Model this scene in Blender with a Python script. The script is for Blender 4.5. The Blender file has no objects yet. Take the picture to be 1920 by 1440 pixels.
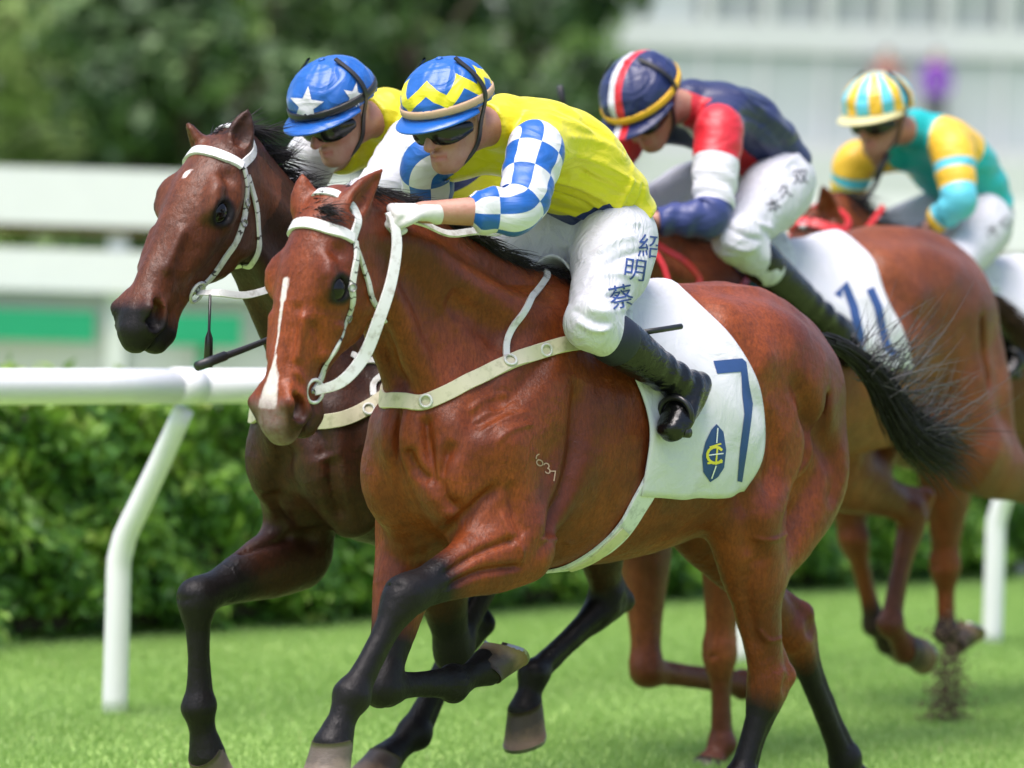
import bpy, bmesh, math, random
import numpy as np
from mathutils import Vector, Matrix, noise
from mathutils.bvhtree import BVHTree
random.seed(7); RNG = np.random.default_rng(11)
scn = bpy.context.scene
COL = scn.collection

# ------------------------------------------------------------------ camera, sky, sun, exposure
F = 9000.0                                   # focal length in pixels of the 1920 px wide photograph
CAM_H = 1.65
PITCH = math.atan(251 / F); ROLL = math.radians(1.8)
R0 = np.array([1., 0, 0]); FWD = np.array([0, math.cos(PITCH), -math.sin(PITCH)]); U0 = np.array([0, math.sin(PITCH), math.cos(PITCH)])
RC = math.cos(ROLL) * R0 + math.sin(ROLL) * U0
UC = -math.sin(ROLL) * R0 + math.cos(ROLL) * U0
CAM = np.array([0, 0, CAM_H])
cd = bpy.data.cameras.new('camera'); cam = bpy.data.objects.new('camera', cd); COL.objects.link(cam)
cam.matrix_world = Matrix(((RC[0], UC[0], -FWD[0], 0), (RC[1], UC[1], -FWD[1], 0), (RC[2], UC[2], -FWD[2], CAM_H), (0, 0, 0, 1)))
cd.sensor_width = 36; cd.lens = F / 1920 * 36; cd.clip_end = 3000; cd.clip_start = 0.5
cd.dof.use_dof = True; cd.dof.focus_distance = 12.95; cd.dof.aperture_fstop = 2.15
scn.camera = cam
w = bpy.data.worlds.new('World'); scn.world = w; w.use_nodes = True
SUN_EL, SUN_AZ = math.radians(70), math.radians(212)     # azimuth clockwise from +Y
nt = w.node_tree; bg = nt.nodes['Background']
sky = nt.nodes.new('ShaderNodeTexSky'); sky.sky_type = 'NISHITA'; sky.sun_disc = False
sky.sun_elevation = SUN_EL; sky.sun_rotation = SUN_AZ; sky.air_density = 1.0; sky.dust_density = 3.5; sky.ozone_density = 1.0
nt.links.new(sky.outputs[0], bg.inputs[0]); bg.inputs[1].default_value = 0.12
sd = bpy.data.lights.new('sun', 'SUN'); sd.energy = 2.2; sd.angle = math.radians(40); sd.color = (1, .935, .935)
sun = bpy.data.objects.new('sun', sd); COL.objects.link(sun); sun.location = (-10, -20, 30)
sdir = Vector((math.sin(SUN_AZ) * math.cos(SUN_EL), math.cos(SUN_AZ) * math.cos(SUN_EL), math.sin(SUN_EL)))
sun.rotation_euler = sdir.to_track_quat('Z', 'Y').to_euler()
scn.view_settings.view_transform = 'Standard'; scn.view_settings.look = 'None'
scn.view_settings.exposure = 1.15; scn.view_settings.gamma = 1

# ------------------------------------------------------------------ pixels, frames
def ray(x, y):
    d = (x - 960) * RC + (720 - y) * UC + F * FWD
    return d / d[1]
def at_dist(x, y, D): return CAM + ray(x, y) * D
def on_ground(x, y, z=0.0):
    d = ray(x, y); return CAM + d * ((z - CAM_H) / d[2])
class Frame:
    """horse frame: a forward, l to the horse's left, z up"""
    def __init__(s, O, th):
        t = math.radians(th); s.O = np.array([O[0], O[1], 0.])
        s.h = np.array([-math.cos(t), -math.sin(t), 0]); s.L = np.array([math.sin(t), -math.cos(t), 0])
        s.rot = t + math.pi
    def loc(s, x, y, l=0.0):
        d = ray(x, y); t = (l - (CAM - s.O) @ s.L) / (d @ s.L); p = CAM + d * t
        return np.array([(p - s.O) @ s.h, l, p[2]])
    def to_local(s, p):
        q = np.asarray(p) - s.O; return np.array([q @ s.h, q @ s.L, q[2]])
    def dir_local(s, v): v = np.asarray(v); return np.array([v @ s.h, v @ s.L, v[2]])
    def world(s, p): return s.O + s.h * p[0] + s.L * p[1] + np.array([0, 0, p[2]])
_o = at_dist(1060, 515, 13.2)
def lane(behind, inside, th=49):
    f = Frame(_o, 49); return Frame(f.O - f.h * behind - f.L * inside, th)

# ------------------------------------------------------------------ objects and tags
def tag(o, label=None, cat=None, group=None, kind=None):
    for k, v in (('label', label), ('category', cat), ('group', group), ('kind', kind)):
        if v: o[k] = v
    return o
def thing(name, label, cat, loc, rz=0, group=None):
    o = bpy.data.objects.new(name, None); COL.objects.link(o); o.empty_display_size = .1
    o.location = loc; o.rotation_euler = (0, 0, rz); return tag(o, label, cat, group)
class Thing:
    """top-level Empty in a horse frame; parts are given in frame coordinates"""
    def __init__(s, name, label, cat, fr, base=(0, 0, 0), group=None):
        s.fr = fr; s.base = np.array(base, float)
        s.o = thing(name, label, cat, fr.world(s.base), fr.rot, group)
    def part(s, name, V, Fc, mat, smooth=True, parent=None, label=None, uv=None, attrs=None, kind=None):
        o = mesh_obj(name, np.asarray(V, float) - s.base, Fc, mat, smooth, parent or s.o, uv, attrs)
        if label: o['label'] = label
        if kind: o['kind'] = kind
        return o
def mesh_data(name, V, Fc, smooth=True, uv=None, attrs=None):
    me = bpy.data.meshes.new(name); V = np.ascontiguousarray(V, dtype=np.float32)
    if isinstance(Fc, np.ndarray):
        n, q = Fc.shape
        me.vertices.add(len(V)); me.vertices.foreach_set('co', V.ravel())
        me.loops.add(n * q); me.loops.foreach_set('vertex_index', np.ascontiguousarray(Fc, dtype=np.int32).ravel())
        me.polygons.add(n); me.polygons.foreach_set('loop_start', np.arange(0, n * q, q, dtype=np.int32))
        me.update(calc_edges=True)
    else:
        me.from_pydata([tuple(map(float, v)) for v in V], [], [tuple(map(int, f)) for f in Fc])
    me.polygons.foreach_set('use_smooth', np.full(len(me.polygons), bool(smooth)))
    if uv is not None:
        L = me.uv_layers.new(name='UVMap'); idx = np.empty(len(me.loops), np.int32); me.loops.foreach_get('vertex_index', idx)
        L.data.foreach_set('uv', np.asarray(uv, np.float32)[idx].ravel())
    for k, v in (attrs or {}).items():
        v = np.asarray(v, np.float32)
        if v.ndim == 1:
            at = me.attributes.new(k, 'FLOAT', 'POINT'); at.data.foreach_set('value', v)
        else:
            at = me.attributes.new(k, 'FLOAT_COLOR', 'POINT')
            if v.shape[1] == 3: v = np.concatenate([v, np.ones((len(v), 1), np.float32)], 1)
            at.data.foreach_set('color', v.ravel())
    me.validate(); me.update(); return me
def mesh_obj(name, V, Fc, mat, smooth=True, parent=None, uv=None, attrs=None):
    me = mesh_data(name, V, Fc, smooth, uv, attrs)
    if mat: me.materials.append(mat)
    o = bpy.data.objects.new(name, me); COL.objects.link(o)
    if parent: o.parent = parent
    return o

# ------------------------------------------------------------------ node helper
class NT:
    def __init__(s, name):
        s.m = bpy.data.materials.new(name); s.m.use_nodes = True; s.t = s.m.node_tree; s.b = s.t.nodes['Principled BSDF']
    def _in(s, sock, v):
        if v is None: return
        if isinstance(v, bpy.types.NodeSocket): s.t.links.new(v, sock)
        elif isinstance(v, (tuple, list)) and len(v) == 3 and sock.type == 'RGBA': sock.default_value = (*v, 1)
        else: sock.default_value = v
    def node(s, typ, out=0, props=None, **ins):
        n = s.t.nodes.new(typ)
        for k, v in (props or {}).items(): setattr(n, k, v)
        for k, v in ins.items():
            s._in(n.inputs[int(k[1:])] if k[0] == '_' else n.inputs[k], v)
        return n.outputs[out]
    def math(s, op, a, b=0.0, c=0.0): return s.node('ShaderNodeMath', props={'operation': op}, _0=a, _1=b, _2=c)
    def mix(s, f, a, b, blend='MIX'):
        n = s.t.nodes.new('ShaderNodeMix'); n.data_type = 'RGBA'; n.blend_type = blend
        s._in(n.inputs[0], f); s._in(n.inputs[6], a); s._in(n.inputs[7], b); return n.outputs[2]
    def ramp(s, f, stops):
        n = s.t.nodes.new('ShaderNodeValToRGB'); s._in(n.inputs[0], f); e = n.color_ramp.elements
        while len(e) < len(stops): e.new(.5)
        for k, (p, c) in enumerate(stops):
            e[k].position = p; e[k].color = (*c, 1) if isinstance(c, (tuple, list)) else (c, c, c, 1)
        return n.outputs[0]
    def noise(s, scale, detail=3, rough=.55, vec=None, dist=0.0, out=0):
        n = s.t.nodes.new('ShaderNodeTexNoise'); n.inputs['Scale'].default_value = scale; n.inputs['Detail'].default_value = detail
        n.inputs['Roughness'].default_value = rough; n.inputs['Distortion'].default_value = dist
        if vec is not None: s.t.links.new(vec, n.inputs['Vector'])
        return n.outputs[out]
    def obj(s): return s.node('ShaderNodeTexCoord', 3)
    def uv(s): return s.node('ShaderNodeTexCoord', 2)
    def attr(s, name, out=2):
        n = s.t.nodes.new('ShaderNodeAttribute'); n.attribute_name = name; return n.outputs[out]
    def sep(s, v): n = s.t.nodes.new('ShaderNodeSeparateXYZ'); s.t.links.new(v, n.inputs[0]); return n.outputs
    def scale(s, v, sc):
        n = s.t.nodes.new('ShaderNodeMapping'); s.t.links.new(v, n.inputs[0]); n.inputs['Scale'].default_value = sc; return n.outputs[0]
    def bump(s, h, strength=.3, dist=.01, normal=None):
        n = s.t.nodes.new('ShaderNodeBump'); n.inputs['Strength'].default_value = strength; n.inputs['Distance'].default_value = dist
        s._in(n.inputs['Height'], h)
        if normal is not None: s._in(n.inputs['Normal'], normal)
        return n.outputs[0]
    def out(s, col=None, rough=None, normal=None, **kw):
        if col is not None: s._in(s.b.inputs['Base Color'], col)
        if rough is not None: s._in(s.b.inputs['Roughness'], rough)
        if normal is not None: s._in(s.b.inputs['Normal'], normal)
        for k, v in kw.items(): s._in(s.b.inputs[k.replace('_', ' ')], v)
        return s.m
def hexc(r, g, b):
    return tuple((c / 255 / 12.92 if c / 255 <= .04045 else ((c / 255 + .055) / 1.055) ** 2.4) for c in (r, g, b))
def plain(name, col, rough=.5, bump=0.0, bscale=60, var=.12, **kw):
    n = NT(name); o = n.obj(); k = n.noise(bscale * .25, 4, vec=o)
    c = n.mix(n.math('MULTIPLY', k, var * 2), col, tuple(x * .55 for x in col))
    nm = n.bump(n.noise(bscale, 4, vec=o), bump, .004) if bump else None
    return n.out(c, rough, nm, **kw)
# ------------------------------------------------------------------ implicit surfaces: blended tapered limbs on a grid, one continuous skin
def V3(*a): return np.array(a if len(a) > 1 else a[0], float)
def unit(v): v = np.asarray(v, float); return v / (np.linalg.norm(v) + 1e-12)
def catmull(P, step):
    """P rows: x y z + any extra columns; returns resampled rows"""
    P = np.asarray(P, float); n = len(P)
    if n < 2: return P
    E = np.vstack([2 * P[0] - P[1], P, 2 * P[-1] - P[-2]]); out = []
    for i in range(n - 1):
        p0, p1, p2, p3 = E[i:i + 4]; m = max(1, int(np.linalg.norm(p2[:3] - p1[:3]) / step + .5))
        for t in np.arange(m) / m:
            c = .5 * (2 * p1 + (p2 - p0) * t + (2 * p0 - 5 * p1 + 4 * p2 - p3) * t * t + (3 * p1 - p0 - 3 * p2 + p3) * t ** 3)
            lin = p1 + (p2 - p1) * t; c[3:] = np.clip(c[3:], np.minimum(p1, p2)[3:] * .98, np.maximum(p1, p2)[3:] * 1.02)
            out.append(c)
    out.append(P[-1]); return np.array(out)
class SDF:
    FAR = .2
    def __init__(s, lo, hi, h):
        s.lo = np.array(lo, float); s.h = h; s.n = np.ceil((np.array(hi) - s.lo) / h).astype(int) + 1
        s.d = np.full(s.n, s.FAR, np.float32)
        s.ax = [(s.lo[i] + np.arange(s.n[i]) * h).astype(np.float32) for i in range(3)]
    def win(s, lo, hi):
        a = np.clip(np.floor((np.asarray(lo) - s.lo) / s.h).astype(int), 0, s.n); b = np.clip(np.ceil((np.asarray(hi) - s.lo) / s.h).astype(int) + 1, 0, s.n)
        return tuple(slice(int(a[i]), int(b[i])) for i in range(3))
    def grid(s, w):
        return s.ax[0][w[0]][:, None, None], s.ax[1][w[1]][None, :, None], s.ax[2][w[2]][None, None, :]
    def blend(s, w, e, k, op):
        d = s.d[w]
        if d.size == 0: return
        if op == 'sub': e = -e; hh = np.maximum(k - np.abs(d - e), 0) / k; s.d[w] = np.maximum(d, e) + hh * hh * k * .25
        else: hh = np.maximum(k - np.abs(d - e), 0) / k; s.d[w] = np.minimum(d, e) - hh * hh * k * .25
    def chain(s, pts, rad, side=(0, 1, 0), k=.03, op='add', step=.03, off=0.0):
        P = []
        for p, r in zip(pts, rad):
            r = (r, r) if np.isscalar(r) else r
            P.append([*p, r[0] + off, r[1] + off])
        P = catmull(P, step); side = unit(side); mg = k + 3 * s.h + .004
        rm = P[:, 3:].max(1)
        W = s.win((P[:, :3] - rm[:, None]).min(0) - mg, (P[:, :3] + rm[:, None]).max(0) + mg)
        shp = tuple(x.stop - x.start for x in W)
        if min(shp) <= 0: return
        e = np.full(shp, s.FAR, np.float32)
        for A, B in zip(P[:-1], P[1:]):
            ax = B[:3] - A[:3]; L = np.linalg.norm(ax)
            if L < 1e-6: continue
            ax = ax / L; sd = unit(side - ax * (side @ ax)); nn = np.cross(ax, sd); r = max(A[3:].max(), B[3:].max()) + mg
            w = s.win(np.minimum(A[:3], B[:3]) - r, np.maximum(A[:3], B[:3]) + r)
            w = tuple(slice(max(w[i].start, W[i].start), min(w[i].stop, W[i].stop)) for i in range(3))
            if any(x.stop <= x.start for x in w): continue
            X, Y, Z = s.grid(w); X = X - np.float32(A[0]); Y = Y - np.float32(A[1]); Z = Z - np.float32(A[2])
            f = np.float32
            u = X * f(ax[0]) + Y * f(ax[1]) + Z * f(ax[2]); qs = X * f(sd[0]) + Y * f(sd[1]) + Z * f(sd[2]); qn = X * f(nn[0]) + Y * f(nn[1]) + Z * f(nn[2])
            t = np.clip(u / f(L), 0, 1); qa = u - t * f(L)
            rs = f(A[3]) + t * f(B[3] - A[3]); rn = f(A[4]) + t * f(B[4] - A[4]); ra = np.minimum(rs, rn)
            a1 = qs / rs; a2 = qn / rn; a3 = qa / ra
            k0 = np.sqrt(a1 * a1 + a2 * a2 + a3 * a3); k1 = np.sqrt((a1 / rs) ** 2 + (a2 / rn) ** 2 + (a3 / ra) ** 2) + f(1e-4)
            dd = np.minimum(k0 * (k0 - 1) / k1, s.FAR)
            ww = tuple(slice(w[i].start - W[i].start, w[i].stop - W[i].start) for i in range(3))
            np.minimum(e[ww], dd, out=e[ww])
        s.blend(W, e, k, op)
    def ell(s, c, r, axes=None, k=.03, op='add'):
        c = np.asarray(c, float); r = np.asarray(r, float); m = r.max() + k + 3 * s.h
        w = s.win(c - m, c + m)
        if any(x.stop <= x.start for x in w): return
        X, Y, Z = s.grid(w); X = X - np.float32(c[0]); Y = Y - np.float32(c[1]); Z = Z - np.float32(c[2])
        A = np.eye(3) if axes is None else np.array([unit(v) for v in axes])
        q = [(X * np.float32(A[i][0]) + Y * np.float32(A[i][1]) + Z * np.float32(A[i][2])) / np.float32(r[i]) for i in range(3)]
        k0 = np.sqrt(q[0] ** 2 + q[1] ** 2 + q[2] ** 2); k1 = np.sqrt((q[0] / np.float32(r[0])) ** 2 + (q[1] / np.float32(r[1])) ** 2 + (q[2] / np.float32(r[2])) ** 2) + np.float32(1e-4)
        s.blend(w, np.minimum(k0 * (k0 - 1) / k1, s.FAR), k, op)
    def cut(s, p, n, k=.004):
        """keep the half space on the side of -n"""
        X, Y, Z = s.grid((slice(None),) * 3); e = (X - p[0]) * n[0] + (Y - p[1]) * n[1] + (Z - p[2]) * n[2]
        s.d = np.maximum(s.d, e.astype(np.float32))
    def mesh(s, smooth=2):
        d = s.d; ins = d < 0; nx, ny, nz = d.shape
        c = np.zeros((nx - 1, ny - 1, nz - 1), np.uint8)
        for i in (0, 1):
            for j in (0, 1):
                for k in (0, 1): c += ins[i:nx - 1 + i, j:ny - 1 + j, k:nz - 1 + k]
        act = np.argwhere((c > 0) & (c < 8)); del c
        ids = np.full((nx - 1, ny - 1, nz - 1), -1, np.int32); ids[act[:, 0], act[:, 1], act[:, 2]] = np.arange(len(act))
        acc = np.zeros((len(act), 3)); cnt = np.zeros(len(act))
        cr = [(i, j, k) for i in (0, 1) for j in (0, 1) for k in (0, 1)]
        for p in cr:
            for ax in range(3):
                if p[ax]: continue
                q = list(p); q[ax] = 1
                a = d[act[:, 0] + p[0], act[:, 1] + p[1], act[:, 2] + p[2]]; b = d[act[:, 0] + q[0], act[:, 1] + q[1], act[:, 2] + q[2]]
                m = (a < 0) != (b < 0); t = a[m] / (a[m] - b[m]); v = np.tile(np.array(p, float), (m.sum(), 1)); v[:, ax] += t
                acc[m] += v; cnt[m] += 1
        V = s.lo + (act + acc / cnt[:, None]) * s.h; Q = []
        for ax in range(3):
            sl0 = [slice(None)] * 3; sl1 = [slice(None)] * 3; sl0[ax] = slice(0, -1); sl1[ax] = slice(1, None)
            e = np.argwhere(ins[tuple(sl0)] != ins[tuple(sl1)]); o1, o2 = [x for x in range(3) if x != ax]
            e = e[(e[:, o1] > 0) & (e[:, o2] > 0) & (e[:, o1] < d.shape[o1] - 1) & (e[:, o2] < d.shape[o2] - 1)]
            def cell(u, v):
                q = e.copy(); q[:, o1] -= u; q[:, o2] -= v; return ids[q[:, 0], q[:, 1], q[:, 2]]
            quad = np.stack([cell(1, 1), cell(0, 1), cell(0, 0), cell(1, 0)], 1)
            flip = ins[e[:, 0], e[:, 1], e[:, 2]]
            if ax == 1: flip = ~flip
            quad[~flip] = quad[~flip][:, ::-1]; Q.append(quad)
        Q = np.concatenate(Q); Q = Q[(Q >= 0).all(1)]
        for it in range(smooth):
            V = lap(V, Q, .5); V = lap(V, Q, -.52) if it % 2 else V
        return V, Q
def lap(V, Q, f):
    n = len(V); a = np.zeros_like(V); c = np.zeros(n)
    for i in range(4):
        j = (i + 1) % 4
        for x in range(3):
            a[:, x] += np.bincount(Q[:, i], V[Q[:, j], x], n) + np.bincount(Q[:, j], V[Q[:, i], x], n)
        c += np.bincount(Q[:, i], minlength=n) + np.bincount(Q[:, j], minlength=n)
    return V + f * (a / np.maximum(c, 1)[:, None] - V)
def vnormals(V, Q):
    N = np.cross(V[Q[:, 2]] - V[Q[:, 0]], V[Q[:, 3]] - V[Q[:, 1]]); out = np.zeros_like(V)
    for i in range(4):
        for x in range(3): out[:, x] += np.bincount(Q[:, i], N[:, x], len(V))
    return out / (np.linalg.norm(out, axis=1)[:, None] + 1e-12)
def sstep(e0, e1, x):
    t = np.clip((x - e0) / (e1 - e0), 0, 1); return t * t * (3 - 2 * t)
def vnoise(P, freq, seed=0):
    """cheap smooth pseudo noise, about -1..1"""
    r = np.random.default_rng(seed); s = np.zeros(len(P))
    for k in range(5):
        w_ = r.normal(size=3); w_ = unit(w_) * freq * (.7 + .5 * k * .4); s += np.sin(P @ w_ + r.uniform(0, 6.28)) * np.sin(P @ np.roll(w_, 1) * .8 + r.uniform(0, 6.28))
    return s / 2.2
def bvh_of(V, Q): return BVHTree.FromPolygons([tuple(v) for v in V], [tuple(map(int, q)) for q in Q])
class Skin:
    """surface to lay straps and prints on, in frame coordinates"""
    def __init__(s, fr, V, Q): s.fr = fr; s.b = bvh_of(V, Q); s.o = Vector(fr.to_local(CAM))
    def px(s, x, y):
        d = Vector(s.fr.dir_local(ray(x, y))).normalized(); h = s.b.ray_cast(s.o, d)
        if h[0] is None: return None
        return np.array(h[0]), np.array(h[1])
    def near(s, p):
        h = s.b.find_nearest(Vector(p)); return np.array(h[0]), np.array(h[1])
    def cast(s, o, d):
        h = s.b.ray_cast(Vector(o), Vector(unit(d)))
        return (None, None) if h[0] is None else (np.array(h[0]), np.array(h[1]))

def seg_param(V, P):
    P = np.asarray(P, float); best = np.full(len(V), 9.); u = np.zeros(len(V))
    for i in range(len(P) - 1):
        ax = P[i + 1] - P[i]; t = np.clip((V - P[i]) @ ax / (ax @ ax + 1e-12), 0, 1); d = np.linalg.norm(V - P[i] - t[:, None] * ax, axis=1)
        m = d < best; best[m] = d[m]; u[m] = i + t[m]
    return u, best
def sculpt(fr, V, Q, lines, gain=1.0):
    """raise or sink soft ridges along lines drawn on the surface"""
    sk = Skin(fr, V, Q); N = vnormals(V, Q); D = np.zeros(len(V))
    for px, wd, amp in lines:
        P = [sk.px(x, y) for x, y in px]; P = [p[0] for p in P if p is not None]
        P = np.array([p for i, p in enumerate(P) if i == 0 or np.linalg.norm(p - P[i - 1]) < .35])
        if len(P) < 2: continue
        P = catmull(np.hstack([P, np.zeros((len(P), 1))]), .02)[:, :3]; m = ((V > P.min(0) - 3 * wd) & (V < P.max(0) + 3 * wd)).all(1); ix = np.nonzero(m)[0]
        if not len(ix): continue
        u, d = seg_param(V[ix], P); u = u / (len(P) - 1); D[ix] += gain * amp * np.exp(-(d / wd) ** 2) * sstep(-.02, .15, u) * (1 - .8 * sstep(.85, 1.02, u))
    return lap(V + N * D[:, None], Q, .3)

# ------------------------------------------------------------------ tubes, ribbons, strands, prints
def tube(P, R, n=10, cap=True, squash=None):
    """P points, R radii; returns V, faces, uv(u along in metres, v around)"""
    P = np.asarray(P, float); m = len(P); R = np.broadcast_to(np.asarray(R, float), (m,)); T = np.gradient(P, axis=0)
    T /= np.linalg.norm(T, axis=1)[:, None] + 1e-12; up = np.array([0, 0, 1.]) if abs(T[0][2]) < .9 else np.array([1., 0, 0])
    a = unit(np.cross(T[0], up)); V = []; uv = []; s = 0.0
    for i in range(m):
        a = unit(a - T[i] * (a @ T[i])); b = np.cross(T[i], a)
        if i: s += np.linalg.norm(P[i] - P[i - 1])
        for j in range(n):
            t = 2 * math.pi * j / n; V.append(P[i] + R[i] * (a * math.cos(t) + b * math.sin(t))); uv.append((s, j / n))
    Fc = [(i * n + j, i * n + (j + 1) % n, (i + 1) * n + (j + 1) % n, (i + 1) * n + j) for i in range(m - 1) for j in range(n)]
    if cap: Fc += [tuple(range(n - 1, -1, -1)), tuple((m - 1) * n + j for j in range(n))]
    return np.array(V), Fc, np.array(uv)
def ribbon(P, Nn, width, thick=.004, step=.012, skin=None, off=.003, closed=False):
    A = np.hstack([np.asarray(P, float), np.asarray(Nn, float)])
    if closed: A = np.vstack([A, A[:1]])
    A = catmull6(A, step); P = A[:, :3]; N = A[:, 3:]
    if skin is not None:
        for i in range(len(P)):
            q, n = skin.near(P[i]); P[i] = q; N[i] = n
        for _ in range(3): N[1:-1] = (N[:-2] + N[1:-1] * 2 + N[2:]) / 4; P[1:-1] = P[1:-1] * .5 + (P[:-2] + P[2:]) * .25
    N = N / (np.linalg.norm(N, axis=1)[:, None] + 1e-9); T = np.gradient(P, axis=0); T /= np.linalg.norm(T, axis=1)[:, None] + 1e-9
    B = np.cross(T, N); B /= np.linalg.norm(B, axis=1)[:, None] + 1e-9
    wd = np.broadcast_to(np.asarray(width, float), (len(P),)) if np.ndim(width) == 0 else np.interp(np.linspace(0, 1, len(P)), np.linspace(0, 1, len(width)), width)
    V = []; uv = []; m = len(P); Fc = []; L = np.r_[0, np.cumsum(np.linalg.norm(np.diff(P, axis=0), axis=1))]
    prof = [((-.47, 1), (0, 1.12), (.47, 1)), ((.47, 1), (.5, .8), (.5, -.6)), ((.5, -.6), (-.5, -.6)), ((-.5, -.6), (-.5, .8), (-.47, 1))]
    for st in prof:
        o = len(V); k = len(st)
        for i in range(m):
            for x, y in st: V.append(P[i] + B[i] * wd[i] * x + N[i] * (off + thick * y)); uv.append((L[i], x + .5))
        Fc += [(o + i * k + j, o + (i + 1) * k + j, o + (i + 1) * k + j + 1, o + i * k + j + 1) for i in range(m - 1) for j in range(k - 1)]
    return np.array(V), Fc, np.array(uv)
def catmull6(A, step):
    B = np.hstack([A[:, :3], A[:, 3:] + 0.0]); n = len(B); E = np.vstack([2 * B[0] - B[1], B, 2 * B[-1] - B[-2]]); out = []
    for i in range(n - 1):
        p0, p1, p2, p3 = E[i:i + 4]; m = max(1, int(np.linalg.norm(p2[:3] - p1[:3]) / step + .5))
        for t in np.arange(m) / m: out.append(.5 * (2 * p1 + (p2 - p0) * t + (2 * p0 - 5 * p1 + 4 * p2 - p3) * t * t + (3 * p1 - p0 - 3 * p2 + p3) * t ** 3))
    out.append(B[-1]); return np.array(out)
def strands(S):
    """S list of (points, root radius); flat tapered hairs, two crossed strips each"""
    V = []; Fc = []
    for P, r in S:
        P = np.asarray(P, float); m = len(P); T = np.gradient(P, axis=0); T /= np.linalg.norm(T, axis=1)[:, None] + 1e-9
        a = unit(np.cross(T[0], RNG.normal(size=3))); b0 = len(V)
        for i in range(m):
            a = unit(a - T[i] * (a @ T[i])); b = np.cross(T[i], a); rr = r * (1 - .92 * (i / (m - 1)) ** 1.5)
            for j in range(3):
                t = 2.094 * j; V.append(P[i] + rr * (a * math.cos(t) + b * math.sin(t)))
        for i in range(m - 1):
            for j in range(3): Fc.append((b0 + i * 3 + j, b0 + i * 3 + (j + 1) % 3, b0 + i * 3 + 3 + (j + 1) % 3, b0 + i * 3 + 3 + j))
    return np.array(V), np.array(Fc, np.int32)
def fill2d(polys, edge):
    """polygons (lists of 2-D points) -> dense triangulated verts, faces"""
    bm = bmesh.new()
    for pl in polys:
        vs = [bm.verts.new((x, y, 0)) for x, y in pl]; bm.faces.new(vs)
    bmesh.ops.remove_doubles(bm, verts=bm.verts[:], dist=.02); bmesh.ops.triangulate(bm, faces=bm.faces[:])
    for _ in range(7):
        es = [e for e in bm.edges if e.calc_length() > edge]
        if not es: break
        bmesh.ops.subdivide_edges(bm, edges=es, cuts=1); bmesh.ops.triangulate(bm, faces=bm.faces[:])
    bm.verts.ensure_lookup_table(); V = np.array([v.co[:] for v in bm.verts]); Fc = [tuple(v.index for v in f.verts) for f in bm.faces]; bm.free()
    return V, Fc
def decal_px(skin, polys, off=.002, edge=9.0, one=False):
    """print laid on a surface: polygons in photo pixels, dropped on the surface along the line of sight"""
    V, Fc = fill2d(polys, edge); out = np.zeros((len(V), 3)); ok = np.ones(len(V), bool)
    for i, v in enumerate(V):
        h = skin.px(v[0], v[1])
        if h is None: ok[i] = False
        else:
            nn = h[1] if h[1] @ (np.array(skin.o) - h[0]) > 0 else -h[1]; out[i] = h[0] + nn * off
    Fc = [f for f in Fc if all(ok[j] for j in f) and max(np.linalg.norm(out[f[0]] - out[f[1]]), np.linalg.norm(out[f[1]] - out[f[2]])) < .08]
    if one and Fc:
        par = list(range(len(V)))
        def root(i):
            while par[i] != i: par[i] = par[par[i]]; i = par[i]
            return i
        key = {}
        for i, v in enumerate(V): k = (round(v[0], 2), round(v[1], 2)); par[i] = key.setdefault(k, i)
        for f in Fc:
            a = root(f[0])
            for j in f[1:]: par[root(j)] = a
        cnt = {}
        for f in Fc: cnt[root(f[0])] = cnt.get(root(f[0]), 0) + 1
        b = max(cnt, key=cnt.get); Fc = [tuple(key[(round(V[j][0], 2), round(V[j][1], 2))] for j in f) for f in Fc if root(f[0]) == b]
    used = sorted({j for f in Fc for j in f}); mp = {j: i for i, j in enumerate(used)}; out = out[used]; Fc = [tuple(mp[j] for j in f) for f in Fc]
    return out, [f[::-1] if np.cross(out[f[1]] - out[f[0]], out[f[2]] - out[f[0]]) @ (np.array(skin.o) - out[f[0]]) < 0 else f for f in Fc]
def stroke(pts, w):
    """2-D polyline to a list of quads"""
    P = np.asarray(pts, float); out = []
    for a, b in zip(P[:-1], P[1:]):
        d = (b - a) / (np.linalg.norm(b - a) + 1e-9); n = np.array([-d[1], d[0]]) * w / 2; e = d * w * .25
        out.append([tuple(a - n - e), tuple(b - n + e), tuple(b + n + e), tuple(a + n - e)])
    return out
def fat(pts, w):
    """2-D polyline to mitred quads that share their corners"""
    P = np.asarray(pts, float); T = np.gradient(P, axis=0); T /= np.linalg.norm(T, axis=1)[:, None]; N = np.stack([-T[:, 1], T[:, 0]], 1) * w / 2; A, B = P + N, P - N
    return [[tuple(A[i]), tuple(A[i + 1]), tuple(B[i + 1]), tuple(B[i])] for i in range(len(P) - 1)]
def box(c, sx, sy, sz, bev=0.0):
    c = np.array(c); x, y, z = sx / 2, sy / 2, sz / 2
    V = [c + np.array((i * x, j * y, k * z)) for i in (-1, 1) for j in (-1, 1) for k in (-1, 1)]
    return np.array(V), [(0, 1, 3, 2), (4, 6, 7, 5), (0, 4, 5, 1), (2, 3, 7, 6), (0, 2, 6, 4), (1, 5, 7, 3)]
def merge(*parts):
    V = []; Fc = []
    for v, f in parts:
        o = len(V); V += list(v); Fc += [tuple(int(i) + o for i in q) for q in f]
    return np.array(V), Fc
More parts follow.
